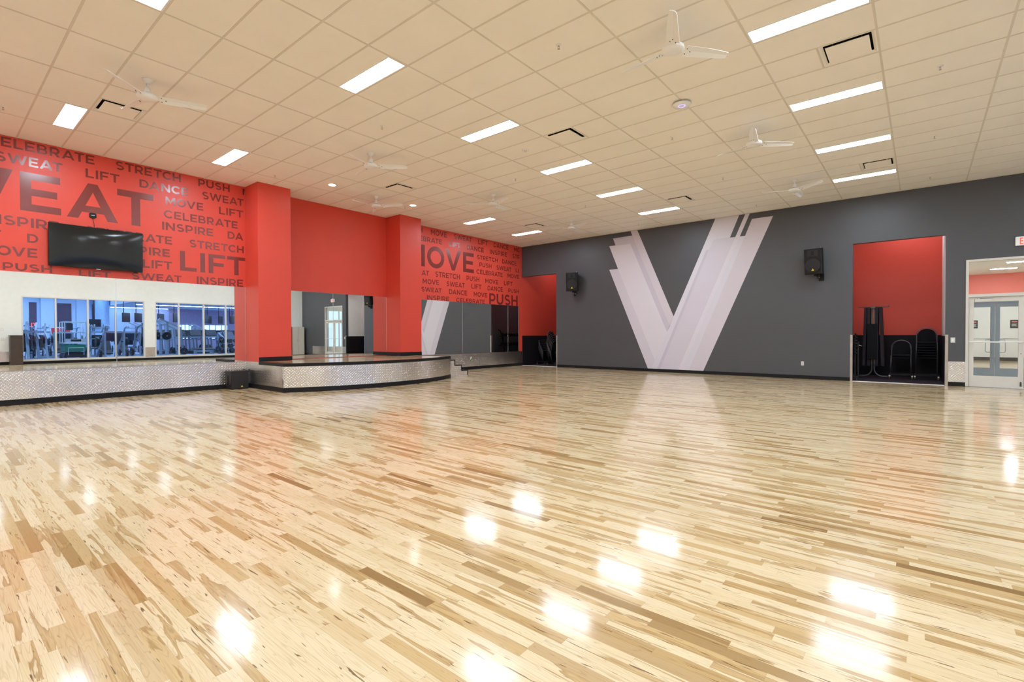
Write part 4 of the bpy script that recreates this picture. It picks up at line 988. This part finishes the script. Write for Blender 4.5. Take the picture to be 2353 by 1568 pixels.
for dx, y, nm, lean in ((-0.165, 0.03, 'outer left', 0.02), (-0.09, 0.0, 'inner left', 0.0), (0.09, 0.0, 'inner right', 0.0), (0.168, 0.03, 'outer right', -0.03)):
    o = thing('exercise_mat', 'dark exercise mat hanging at the %s of the mat rack' % nm, 'mat', (-1.06 + dx, 17.36 + y, 0), 0, 'mats hanging on the rack')
    MB().prism([(-0.035, 2.0), (0.035, 2.0), (0.035 - lean, 1.2), (0.036 - 2 * lean, 0.36), (-0.035 - 2 * lean, 0.36), (-0.035 - lean, 1.2)], lambda u, v, d: (u, d, v), -0.22, 0.20).build('pad', M['mat'], o)
    MB().lathe([(0.012, -0.004), (0.018, 0.0), (0.012, 0.004)], 12, M=Matrix.Translation((0, -0.224, 1.96)) @ Matrix.Rotation(PI / 2, 4, 'X')).build('eyelet', M['chairframe'], o)
o = thing('exercise_mat', 'short dark mat hanging in front of the mat rack post', 'mat', (-1.06, 17.18, 0), 0, 'mats hanging on the rack')
MB().bbox(-0.125, 0.105, -0.12, -0.06, 0.55, 1.54, 0.01).build('pad', M['fabric'], o)
t = thing('barbell_stand', 'slim black upright stand with pegs at the left edge of the right alcove', 'stand', (-1.345, 16.18, 0))
MB().box(-0.05, -0.02, -0.02, 0.02, 0.10, 1.28).box(0.02, 0.05, -0.02, 0.02, 0.10, 1.05).box(-0.05, 0.05, -0.16, 0.16, 0.08, 0.12).build('frame', M['plastic'], t)
for k in range(7): MB().cyl((-0.05, -0.03, 1.25 - 0.085 * k), (0.015, -0.03, 1.25 - 0.085 * k), 0.016, 10).build('peg', M['plastic'], t)
for y in (-0.13, 0.13):
    c_ = MB().cyl((-0.015, y, 0.04), (0.015, y, 0.04), 0.04, 14).build('caster', M['plastic'], t); MB().cyl((0.016, y, 0.04), (0.02, y, 0.04), 0.018, 12).build('hub_cap', M['chrome'], c_)
MB().tube([(0.0, -0.03, 0.94), (0.06, -0.05, 0.955), (0.12, -0.04, 0.93)], 0.008, 8).build('clip', M['chrome'], t)

# dumbbell racks and weights in the left alcove, seen in the far mirror
def rack(x, y, label):
    t = thing('dumbbell_rack', label, 'weight rack', (x, y, 0), PI / 2, 'weight racks in the left alcove')
    for sx_ in (-0.75, 0.75):
        MB().beam((sx_, 0.2, 0), (sx_, 0.05, 1.35), 0.06).beam((sx_, -0.3, 0.03), (sx_, 0.3, 0.03), 0.06).tube([(sx_, 0.05, 1.2), (sx_, -0.05, 1.42), (sx_, -0.18, 1.5)], 0.03, 8).build('upright', M['plastic'], t)
    for k in range(3):
        MB().box(-0.75, 0.75, -0.22 + 0.05 * k, 0.14, 0.35 + 0.42 * k, 0.38 + 0.42 * k).build('shelf', M['plastic'], t)
    return t
rack(-10.85, 17.4, 'black tiered dumbbell rack in the left alcove, seen in the far mirror')
db = None
for k in range(3):
    for j in range(8):
        loc = (-10.85 + 0.02 - 0.03 * k, 16.78 + 0.175 * j, 0.38 + 0.42 * k + 0.062)
        lab = 'black hex dumbbell on the %s shelf of the rack, %s from the front' % (('lower', 'middle', 'upper')[k], ('first', 'second', 'third', 'fourth', 'fifth', 'sixth', 'seventh', 'eighth')[j])
        if db is None:
            db = thing('dumbbell', lab, 'dumbbell', loc, 0, 'dumbbells on the rack in the left alcove')
            for sx_ in (-1, 1): MB().cyl((sx_ * 0.06, 0, 0), (sx_ * 0.14, 0, 0), 0.062, 6).build('head', M['plastic'], db)
            MB().cyl((-0.06, 0, 0), (0.06, 0, 0), 0.016, 10).build('grip', M['chrome'], db)
        else: dup(db, loc, label=lab)

# ================================================================== EAST WINDOWS AND THE GYM BEYOND (seen in the mirrors)
def window(n, y0, y1, mull, label):
    o = MB()
    f = 0.045
    o.box(XE - 0.01, XE + T, y0, y0 + f, 0.17, 3.05).box(XE - 0.01, XE + T, y1 - f, y1, 0.17, 3.05).box(XE - 0.01, XE + T, y0 + f, y1 - f, 3.0, 3.05).box(XE - 0.01, XE + T, y0 + f, y1 - f, 0.17, 0.215)
    wn = struct(o.build('window_%d' % n, M['cream']), label, 'window')
    e = [y0 + f] + mull + [y1 - f]
    for m in mull: MB().box(XE + 0.0, XE + T, m - 0.03, m + 0.03, 0.215, 3.0).build('mullion', M['cream'], wn)
    for a, b_ in zip(e[:-1], e[1:]): MB().box(XE + 0.07, XE + 0.076, a, b_, 0.215, 3.0).build('pane', M['gymglass'], wn)
window(1, 2.92, 7.45, [4.05, 5.20, 6.27], 'long window into the gym, four panes, left one in the mirror')
window(2, 7.90, 12.5, [8.98, 10.18, 11.32], 'long window into the gym, right one in the mirror')
GX0, GX1, GY0, GY1, GZ = XE + T, 24.0, -4.0, 26.0, 4.3
gblue = paint('gym_wall_blue', (0.60, 0.74, 0.88), 0.6, var=0.01)
gpurp = paint('gym_wall_lilac', (0.58, 0.60, 0.80), 0.6, var=0.01)
gdark = paint('gym_wall_plum', (0.07, 0.055, 0.09), 0.5, var=0.02)
gfl = paint('gym_rubber_floor', (0.26, 0.31, 0.42), 0.35, var=0.10, scale=3)
silver = paint('machine_silver', (0.34, 0.40, 0.48), 0.32, metal=0.4, var=0.02)
gsteel = paint('machine_grey', (0.07, 0.08, 0.105), 0.4, metal=0.4)
pad = paint('black_pad', (0.014, 0.014, 0.018), 0.45)
iron = paint('black_iron', (0.016, 0.016, 0.019), 0.4)
brown = paint('gym_wall_brown', (0.42, 0.34, 0.47), 0.6)
liftgreen = paint('lift_green', (0.02, 0.30, 0.17), 0.4)
redpl = paint('red_plastic', (0.6, 0.03, 0.03), 0.4)
strip = emission('gym_strip', (0.66, 0.80, 1.0), GYM)
struct(MB().box(GX0, GX1, GY0, GY1, -0.1, 0.0).build('floor_gym', gfl), 'grey rubber gym floor', 'floor')
struct(MB().box(GX0, GX1, GY0, GY1, GZ, GZ + 0.1).build('ceiling_gym', gblue), 'gym ceiling', 'ceiling')
struct(MB().box(GX1, GX1 + 0.1, GY0, 11.0, 0, GZ).build('wall_gym', gblue), 'pale blue back wall of the gym', 'wall')
struct(MB().box(GX1, GX1 + 0.1, 11.0, 13.6, 0, GZ).build('wall_gym_lilac', gpurp), 'lilac part of the gym back wall', 'wall')
struct(MB().box(GX1, GX1 + 0.1, 13.6, GY1, 2.2, GZ).box(GX1, GX1 + 0.1, 13.6, 14.2, 0, 2.2).box(GX1, GX1 + 0.1, 15.4, 16.2, 0, 2.2).box(GX1, GX1 + 0.1, 18.2, GY1, 0, 2.2).box(GX1, GX1 + 0.1, 14.2, 15.4, 0, 1.0).box(GX1, GX1 + 0.1, 16.2, 18.2, 0, 1.0).build('wall_gym_brown', brown), 'dark brown part of the gym back wall with openings', 'wall')
struct(MB().box(GX0, GX1, GY0 - 0.1, GY0, 0, GZ).build('wall_gym_near', gblue), 'near end wall of the gym', 'wall')
struct(MB().box(GX0, GX1, GY1, GY1 + 0.1, 0, GZ).build('wall_gym_end', gpurp), 'far end wall of the gym', 'wall')
for n, (a, b_) in ((4, (14.2, 15.4)), (5, (16.2, 18.2))):
    wn = struct(MB().box(GX1 + 0.05, GX1 + 0.06, a, b_, 1.0, 2.2).build('window_%d' % n, emission('gym_daylight_%d' % n, (0.60, 0.88, 1.0), 2.6)), 'bright windows in the gym back wall', 'window')
    k = MB()
    for i in range(5): y = a + (b_ - a) * i / 4; k.box(GX1 - 0.03, GX1 + 0.04, y - 0.03, y + 0.03, 1.0, 2.2)
    k.box(GX1 - 0.03, GX1 + 0.04, a, b_, 1.62, 1.68).build('mullion', gblue, wn)
# dark recesses with piers between them, on the left of the view
for a, b_, lab in ((5.05, 5.45, 'narrow dark recess with red letters in the gym wall'), (6.55, 7.35, 'wide dark recess with a red board in the gym wall'), (8.55, 8.85, 'thin dark recess above a monitor in the gym wall')):
    struct(MB().box(GX1 - 0.02, GX1, a, b_, 0.0, 3.7).build('trim_gym_recess', gdark), lab, 'recess')
for y in (6.0, 7.95):
    struct(MB().box(GX1 - 0.5, GX1, y - 0.38, y + 0.38, 0, GZ).build('wall_gym_pier', gblue), 'pale pier in the gym', 'column')
struct(MB().lathe([(0.42, 0.0), (0.42, GZ)], 32, c=(21.8, 8.75, 0)).build('wall_gym_column', paint('gym_column_blue', (0.45, 0.66, 0.92), 0.5)), 'round blue column in the gym', 'column')
ms = thing('lit_sign', 'glowing red letters on the dark gym recess, seen reversed in the mirror', 'sign', (GX1 - 0.03, 5.25, 2.05))
def GE(u, v, d): return (-d - 0.01, -u, v)
word(ms, 'TL', -0.16, 0.20, -0.12, 0.28, GE, paint('red_neon', (0.8, 0.05, 0.03), 0.4, emit=(1, 0.1, 0.06), es=1.6), name='lettering')
t = thing('notice_board', 'red square board in a white frame in front of the dark gym recess', 'board', (22.6, 6.55, 0))
MB().box(-0.03, 0.0, -0.55, 0.55, 1.15, 1.85).build('panel', redpl, t)
MB().box(-0.04, 0.01, -0.58, -0.52, 0.75, 1.9).box(-0.04, 0.01, 0.52, 0.58, 0.75, 1.9).box(-0.04, 0.01, -0.52, 0.52, 1.85, 1.9).box(-0.04, 0.01, -0.52, 0.52, 1.10, 1.15).box(-0.04, 0.0, -0.03, 0.03, 0.0, 1.1).build('frame', M['fan'], t)
t = thing('monitor', 'black monitor on the gym wall left of the round column', 'monitor', (21.2, 8.2, 2.2))
MB().box(-0.05, 0.0, -0.36, 0.36, -0.28, 0.28).build('screen', pad, t); MB().box(0.0, 0.2, -0.05, 0.05, -0.05, 0.05).box(0.15, 0.2, -0.05, 0.05, 0.05, 2.09).build('mount', pad, t)
# soffit and strips
struct(MB().box(15.0, GX1, 9.2, GY1, 3.55, GZ).build('ceiling_gym_soffit', gblue), 'dropped soffit in the gym', 'ceiling')
for x0, x1, y0, y1, z, lab in ((9.0, 9.15, 3.0, 22.0, GZ, 'long strip light near the gym windows'), (12.6, 12.75, 2.0, 22.0, GZ, 'long strip light over the middle of the gym'), (14.80, 14.93, 9.3, 25.0, 3.9, 'strip light along the gym soffit edge'),
                               (18.0, 18.15, 10.0, 25.0, 3.55, 'strip light under the gym soffit'), (18.0, 18.15, -2.0, 8.6, GZ, 'strip light near the pale gym piers'), (21.0, 21.15, 0.0, 8.6, GZ, 'strip light before the pale gym wall'), (23.5, 23.6, 9.6, 13.4, 3.55, 'cove light washing the lilac gym wall')):
    t = thing('strip_light', lab, 'ceiling light', (0, 0, z - 0.003))
    MB().box(x0 - 0.02, x1 + 0.02, y0 - 0.02, y1 + 0.02, -0.03, 0.0).build('housing', M['fan'], t); MB().box(x0, x1, y0, y1, -0.045, -0.03).build('diffuser', strip, t)

# exercise machines -------------------------------------------------
def disc(b, c, ax, r, th):
    d = Vector(ax).normalized() * (th / 2); c = Vector(c); b.cyl(c - d, c + d, r, 24)
def wplate(t, c, ax, r, th=0.06, m=None):
    b = MB(); disc(b, c, ax, r, th); o = b.build('weight_plate', m or iron, t)
    h = MB(); d = Vector(ax).normalized(); h.cyl(Vector(c) - d * (th / 2 + 0.012), Vector(c) + d * (th / 2 + 0.012), 0.03, 12).build('hub', silver, o)
def mpress(label, group):
    """plate-loaded lever press: A-frame, twin levers reaching up and back, seat"""
    t = thing('lever_press_machine', label, 'exercise machine', (0, 0, 0), group=group)
    b = MB()
    for s in (-0.42, 0.42):
        b.beam((s, 0.75, 0.04), (s, -0.85, 0.04), 0.08).beam((s, 0.65, 0.05), (s * 0.8, 0.1, 1.55), 0.09).beam((s, -0.75, 0.05), (s * 0.8, 0.0, 1.5), 0.09)
    b.beam((-0.42, 0.7, 0.04), (0.42, 0.7, 0.04), 0.08).beam((-0.42, -0.7, 0.04), (0.42, -0.7, 0.04), 0.08).beam((-0.38, 0.05, 1.5), (0.38, 0.05, 1.5), 0.09).beam((0, 0.7, 0.04), (0, 0.2, 0.5), 0.08)
    b.build('frame', silver, t)
    for s in (-1, 1):
        l = MB().beam((s * 0.30, 0.05, 1.5), (s * 0.34, -1.0, 1.95), 0.075).tube([(s * 0.34, -0.98, 1.94), (s * 0.36, -1.12, 1.85), (s * 0.22, -1.15, 1.75)], 0.022, 8).beam((s * 0.32, 0.05, 1.5), (s * 0.45, 0.55, 1.1), 0.06).build('lever_arm', silver, t)
        wplate(t, (s * 0.62, 0.55, 1.08), (1, 0, 0), 0.215, 0.09)
        wplate(t, (s * 0.56, -0.55, 0.42), (1, 0, 0), 0.215, 0.05)
        MB().cyl((s * 0.42, 0.55, 1.08), (s * 0.70, 0.55, 1.08), 0.025, 12).cyl((s * 0.38, -0.55, 0.42), (s * 0.62, -0.55, 0.42), 0.022, 12).build('peg', gsteel, t)
    MB().bbox(-0.2, 0.2, -0.35, 0.15, 0.48, 0.56, 0.02).build('seat', pad, t)
    MB().bbox(-0.17, 0.17, -0.04, 0.04, -0.38, 0.38, 0.02, Matrix.Translation((0, 0.25, 0.95)) @ Matrix.Rotation(0.2, 4, 'X')).build('backrest', pad, t)
    return t
def msled(label, group):
    """45-degree leg press sled"""
    t = thing('leg_press_machine', label, 'exercise machine', (0, 0, 0), group=group)
    b = MB()
    for s in (-0.4, 0.4): b.beam((s, -1.0, 0.12), (s, 0.95, 1.45), 0.08).beam((s, 0.95, 0.04), (s, 0.95, 1.45), 0.08).beam((s, -1.1, 0.04), (s, 1.0, 0.04), 0.07)
    b.beam((-0.4, 0.95, 1.45), (0.4, 0.95, 1.45), 0.08).beam((-0.4, -1.0, 0.06), (0.4, -1.0, 0.06), 0.08).build('frame', silver, t)
    MB().box(-0.38, 0.38, -0.03, 0.03, -0.3, 0.3, Matrix.Translation((0, 0.45, 1.25)) @ Matrix.Rotation(-0.6, 4, 'X')).build('foot_plate', gsteel, t)
    MB().bbox(-0.22, 0.22, -0.3, 0.3, -0.04, 0.04, 0.02, Matrix.Translation((0, -0.75, 0.42)) @ Matrix.Rotation(-0.5, 4, 'X')).build('seat', pad, t)
    MB().bbox(-0.22, 0.22, -0.05, 0.05, -0.38, 0.38, 0.02, Matrix.Translation((0, -1.05, 0.75)) @ Matrix.Rotation(0.6, 4, 'X')).build('backrest', pad, t)
    for s in (-1, 1):
        wplate(t, (s * 0.60, 0.35, 0.95), (1, 0, 0), 0.225, 0.14); wplate(t, (s * 0.55, 0.75, 0.34), (1, 0, 0), 0.225, 0.08)
        MB().cyl((s * 0.4, 0.35, 0.95), (s * 0.74, 0.35, 0.95), 0.025, 12).cyl((s * 0.4, 0.75, 0.34), (s * 0.62, 0.75, 0.34), 0.022, 12).build('peg', gsteel, t)
    return t
def mrack(label, group):
    t = thing('squat_rack', label, 'exercise machine', (0, 0, 0), group=group)
    b = MB()
    for s in (-0.6, 0.6):
        b.beam((s, -0.35, 0), (s, -0.35, 2.0), 0.085).beam((s, 0.45, 0), (s, 0.30, 1.75), 0.085).beam((s, -0.55, 0.04), (s, 0.75, 0.04), 0.08).beam((s, -0.35, 1.05), (s, 0.36, 1.05), 0.07).beam((s, -0.75, 2.25), (s, 0.35, 1.70), 0.08)
    b.beam((-0.6, -0.35, 2.0), (0.6, -0.35, 2.0), 0.085).beam((-0.6, 0.42, 0.3), (0.6, 0.42, 0.3), 0.08).beam((-0.6, -0.35, 1.05), (0.6, -0.35, 1.05), 0.085).build('frame', silver, t)
    MB().cyl((-1.05, -0.45, 1.25), (1.05, -0.45, 1.25), 0.016, 10).build('barbell', M['chrome'], t)
    for s in (-1, 1):
        wplate(t, (s * 0.80, -0.45, 1.25), (1, 0, 0), 0.225, 0.08); wplate(t, (s * 0.74, 0.42, 0.35), (1, 0, 0), 0.20, 0.12)
        MB().cyl((s * 0.6, 0.42, 0.35), (s * 0.82, 0.42, 0.35), 0.022, 10).build('peg', gsteel, t)
    return t
def mrow(label, group):
    """seated row / extension: bent tube loops and pads"""
    t = thing('seated_row_machine', label, 'exercise machine', (0, 0, 0), group=group)
    b = MB()
    for s in (-0.33, 0.33):
        b.tube([(s, 0.8, 0.05), (s, -0.6, 0.05), (s, -0.75, 0.12), (s, -0.7, 0.5), (s, -0.4, 1.3), (s, 0.0, 1.75), (s, 0.5, 1.85), (s, 0.9, 1.80)], 0.042, 10)
    b.beam((-0.33, 0.7, 0.05), (0.33, 0.7, 0.05), 0.07).beam((-0.33, -0.5, 1.1), (0.33, -0.5, 1.1), 0.07).beam((-0.33, 0.0, 1.75), (0.33, 0.0, 1.75), 0.06).beam((0, -0.6, 0.05), (0, 0.2, 0.5), 0.07).build('frame', silver, t)
    MB().bbox(-0.19, 0.19, 0.05, 0.5, 0.5, 0.58, 0.02).build('seat', pad, t)
    MB().bbox(-0.14, 0.14, -0.04, 0.04, -0.28, 0.28, 0.02, Matrix.Translation((0, -0.15, 0.95)) @ Matrix.Rotation(-0.35, 4, 'X')).build('chest_pad', pad, t)
    for s in (-1, 1): wplate(t, (s * 0.50, -0.35, 0.40), (1, 0, 0), 0.225, 0.10); MB().cyl((s * 0.33, -0.35, 0.40), (s * 0.6, -0.35, 0.40), 0.022, 10).build('peg', gsteel, t)
    return t
def mtread(label, group):
    t = thing('treadmill', label, 'exercise machine', (0, 0, 0), group=group)
    MB().bbox(-0.42, 0.42, -0.95, 0.95, 0.05, 0.24, 0.03).build('deck', pad, t)
    MB().box(-0.27, 0.27, -0.8, 0.6, 0.24, 0.25).build('belt', iron, t)
    b = MB()
    for s in (-0.38, 0.38): b.beam((s, 0.75, 0.15), (s, 0.55, 1.25), 0.08).tube([(s, 0.6, 1.08), (s, 0.2, 1.02), (s, -0.05, 0.96)], 0.028, 8)
    b.build('upright', gsteel, t)
    MB().bbox(-0.42, 0.42, -0.06, 0.06, -0.08, 0.08, 0.02, Matrix.Translation((0, 0.52, 1.18))).build('handlebar', silver, t)
    MB().bbox(-0.34, 0.34, -0.035, 0.035, -0.24, 0.24, 0.015, Matrix.Translation((0, 0.60, 1.45)) @ Matrix.Rotation(0.45, 4, 'X')).build('console', pad, t)
    MB().box(-0.1, 0.1, 0.43, 0.45, 1.10, 1.16).build('stop_clip', redpl, t)
    return t
def mbench(label, group):
    t = thing('flat_bench', label, 'bench', (0, 0, 0), group=group)
    MB().bbox(-0.6, 0.6, -0.15, 0.15, 0.40, 0.46, 0.02).build('pad', pad, t)
    b = MB()
    for s in (-0.5, 0.5): b.beam((s, -0.28, 0.03), (s, 0.28, 0.03), 0.06).beam((s, 0, 0.03), (s, 0, 0.40), 0.06)
    b.beam((-0.5, 0, 0.3), (0.5, 0, 0.3), 0.06).build('frame', silver, t)
    return t
def mtv(label, group):
    t = thing('hanging_screen', label, 'television', (0, 0, 0), group=group)
    MB().bbox(-0.02, 0.04, -0.46, 0.46, -0.30, 0.30, 0.008).build('screen', pad, t)
    MB().cyl((0.14, 0, 0.0), (0.14, 0, 1.62), 0.022, 10).build('pole', iron, t)
    MB().box(0.04, 0.14, -0.12, 0.12, -0.1, 0.1).tube([(0.14, 0.0, 0.0), (0.20, 0.14, -0.04), (0.12, 0.26, -0.14)], 0.02, 8).build('bracket', iron, t)
    return t
protos = {}
def put(fn, key, x, y, rz, label, group, z=0.0):
    if key not in protos:
        o = fn(label, group); protos[key] = o; o.location = (x, y, z); o.rotation_euler = (0, 0, rz)
    else: o = dup(protos[key], (x, y, z), rz, label, group)
    return o
D = math.radians
GP = 'gym machines seen through the windows'
for x, y, a, lab in ((7.3, 2.9, 97, 'silver lever press nearest the window, at the left pane'), (9.6, 3.5, 97, 'silver lever press with black plates behind the left pane'), (11.9, 4.1, 97, 'third silver lever press behind the left pane'),
                     (13.0, 6.8, -83, 'silver lever press behind the third pane, farther back'), (15.6, 7.5, -83, 'silver lever press beyond the third pane, deep in the gym')):
    put(mpress, 'press', x, y, D(a), lab, GP)
for x, y, a, lab in ((8.2, 6.55, 90, 'silver leg press low behind the third pane'), (11.2, 7.95, 90, 'silver leg press low behind the fourth pane'), (10.2, 13.5, 250, 'black and silver leg press behind the last pane')):
    put(msled, 'sled', x, y, D(a), lab, GP)
for x, y, a, lab in ((8.9, 9.55, 0, 'silver squat rack with black plates, first pane of the right window'), (11.6, 10.2, 0, 'silver squat rack behind the first one in the right window')):
    put(mrack, 'rack', x, y, D(a), lab, GP)
for x, y, a, lab in ((10.7, 6.5, 95, 'curved tube row machine behind the third pane'), (7.6, 7.95, 88, 'curved tube row machine behind the fourth pane'), (13.7, 8.7, 90, 'curved tube row machine in the middle of the gym')):
    put(mrow, 'row', x, y, D(a), lab, GP)
W6 = ('first', 'second', 'third', 'fourth', 'fifth', 'sixth', 'seventh')
for k in range(6): put(mpress, 'press', 16.2 + 0.3 * (k % 2), 3.3 + 1.6 * k if k < 3 else 4.35 + 1.6 * k - 1.15, D(95 if k % 2 else -85), 'silver lever press in the far machine row, %s from the left' % W6[k], GP) if k < 2 else None
for k in range(4): put(mrow, 'row', 18.7, 3.4 + 1.55 * k, D(90), 'curved tube machine in the farthest row, %s from the left' % W6[k], GP)
for k in range(3): put(mrack, 'rack', 20.6, 11.0 + 1.9 * k, D(0), 'squat rack before the lilac gym wall, %s from the left' % W6[k], GP)
for k in range(2): put(msled, 'sled', 13.9, 3.6 + 1.75 * k, D(90), 'silver leg press behind the lift, %s from the left' % W6[k], GP)
for r, x in enumerate((14.4, 17.0)):
    for k in range(8):
        put(mtread, 'tread', x, 10.4 + 0.98 * k + 0.3 * r, D(90), 'black treadmill, %s from the left in the %s row' % (('first', 'second', 'third', 'fourth', 'fifth', 'sixth', 'seventh', 'eighth')[k], ('nearer', 'farther')[r]), 'treadmills in rows')
for x, y, a, lab in ((9.7, 11.5, 85, 'flat bench in the second pane of the right window'), (12.0, 12.2, 85, 'flat bench in the third pane of the right window'), (8.2, 11.1, 80, 'flat bench nearest the right window')):
    put(mbench, 'bench', x, y, D(a), lab, 'flat benches in the gym')
for k, (x, y) in enumerate(((14.4, 8.6), (14.4, 9.25), (14.4, 9.9), (14.4, 10.5), (13.0, 11.0), (17.2, 14.4), (17.2, 15.2), (17.2, 16.0), (17.2, 16.8), (14.6, 15.2), (14.6, 16.1), (14.6, 13.3))):
    put(mtv, 'tv', x, y, D(-54), 'black screen hanging from a pole in the gym, %s from the left' % (('first', 'second', 'third', 'fourth', 'fifth', 'sixth', 'seventh', 'eighth', 'ninth', 'tenth', 'eleventh', 'twelfth')[k]), 'screens hanging in the gym', z=2.45 if x < 15 else 2.5)
# round-headed column of weights at the right end of the left window
t = thing('punch_column', 'tall black padded column at the right end of the left window', 'padded column', (9.1, 8.35, 0))
MB().lathe([(0.19, 0.05), (0.2, 0.1), (0.2, 1.95), (0.18, 2.0), (0.001, 2.0)], 24).build('pad', pad, t); MB().lathe([(0.001, 0.0), (0.32, 0.0), (0.32, 0.04), (0.2, 0.06)], 24).build('base', iron, t)
rk = thing('dumbbell_stand', 'grey stepped stand of large round dumbbells behind the last pane', 'weight rack', (7.6, 12.35, 0))
for sy_ in (-0.62, 0.62): MB().beam((0.05, sy_, 0), (0.40, sy_, 0.95), 0.06).beam((-0.3, sy_, 0.03), (0.45, sy_, 0.03), 0.06).build('upright', gsteel, rk)
for k in range(3):
    MB().box(-0.25 + 0.17 * k, 0.05 + 0.17 * k, -0.6, 0.6, 0.18 + 0.30 * k, 0.21 + 0.30 * k).build('shelf', gsteel, rk)
    for j in range(3):
        t = thing('dumbbell', 'large round-headed dumbbell on the %s step of the stand, %s from the left' % (('lowest', 'middle', 'top')[k], ('first', 'second', 'third')[j]), 'dumbbell', (7.6 - 0.10 + 0.17 * k, 12.35 - 0.38 + 0.38 * j, 0.335 + 0.30 * k), 0, 'dumbbells behind the last pane')
        for s_ in (-1, 1): MB().cyl((s_ * 0.07, 0, 0), (s_ * 0.17, 0, 0), 0.122, 20).build('head', iron, t)
        MB().cyl((-0.07, 0, 0), (0.07, 0, 0), 0.02, 10).build('grip', M['chrome'], t)
# green scissor lift with white cage
t = thing('scissor_lift', 'small scissor lift with green body and white guard rails in the gym', 'lift', (8.7, 5.12, 0), D(90))
MB().bbox(-0.42, 0.42, -0.7, 0.7, 0.16, 0.42, 0.03).build('chassis', iron, t)
MB().bbox(-0.40, 0.40, -0.66, 0.66, 0.46, 0.82, 0.02).build('scissor_cover', liftgreen, t)
for sx_ in (-0.40, 0.40):
    for sy_ in (-0.5, 0.5): MB().cyl((sx_ - 0.06, sy_, 0.16), (sx_ + 0.06, sy_, 0.16), 0.16, 18).build('wheel', gsteel, t)
MB().box(-0.45, 0.45, -0.72, 0.72, 0.86, 0.92).box(-0.4, 0.4, 0.72, 0.76, 0.94, 1.12).build('platform', M['fan'], t)
b = MB()
for sx_ in (-0.42, 0.42):
    for sy_ in (-0.68, 0.0, 0.68): b.tube([(sx_, sy_, 0.92), (sx_, sy_, 1.98)], 0.022, 8)
    for z in (1.45, 1.98): b.tube([(sx_, -0.68, z), (sx_, 0.68, z)], 0.022, 8)
for sy_ in (-0.68, 0.68):
    for z in (1.45, 1.98): b.tube([(-0.42, sy_, z), (0.42, sy_, z)], 0.022, 8)
b.build('guard_rail', M['fan'], t)
MB().box(-0.36, -0.10, 0.5, 0.66, 1.55, 1.90).build('control_box', gsteel, t)
MB().box(-0.2, 0.2, 0.77, 0.775, 0.98, 1.08).build('name_plate', iron, t)
MB().tube([(-0.3, 0.73, 0.3), (-0.3, 0.80, 0.3), (-0.3, 0.80, 0.66), (0.3, 0.80, 0.66), (0.3, 0.80, 0.3), (0.3, 0.73, 0.3)], 0.018, 8).build('ladder', M['fan'], t)
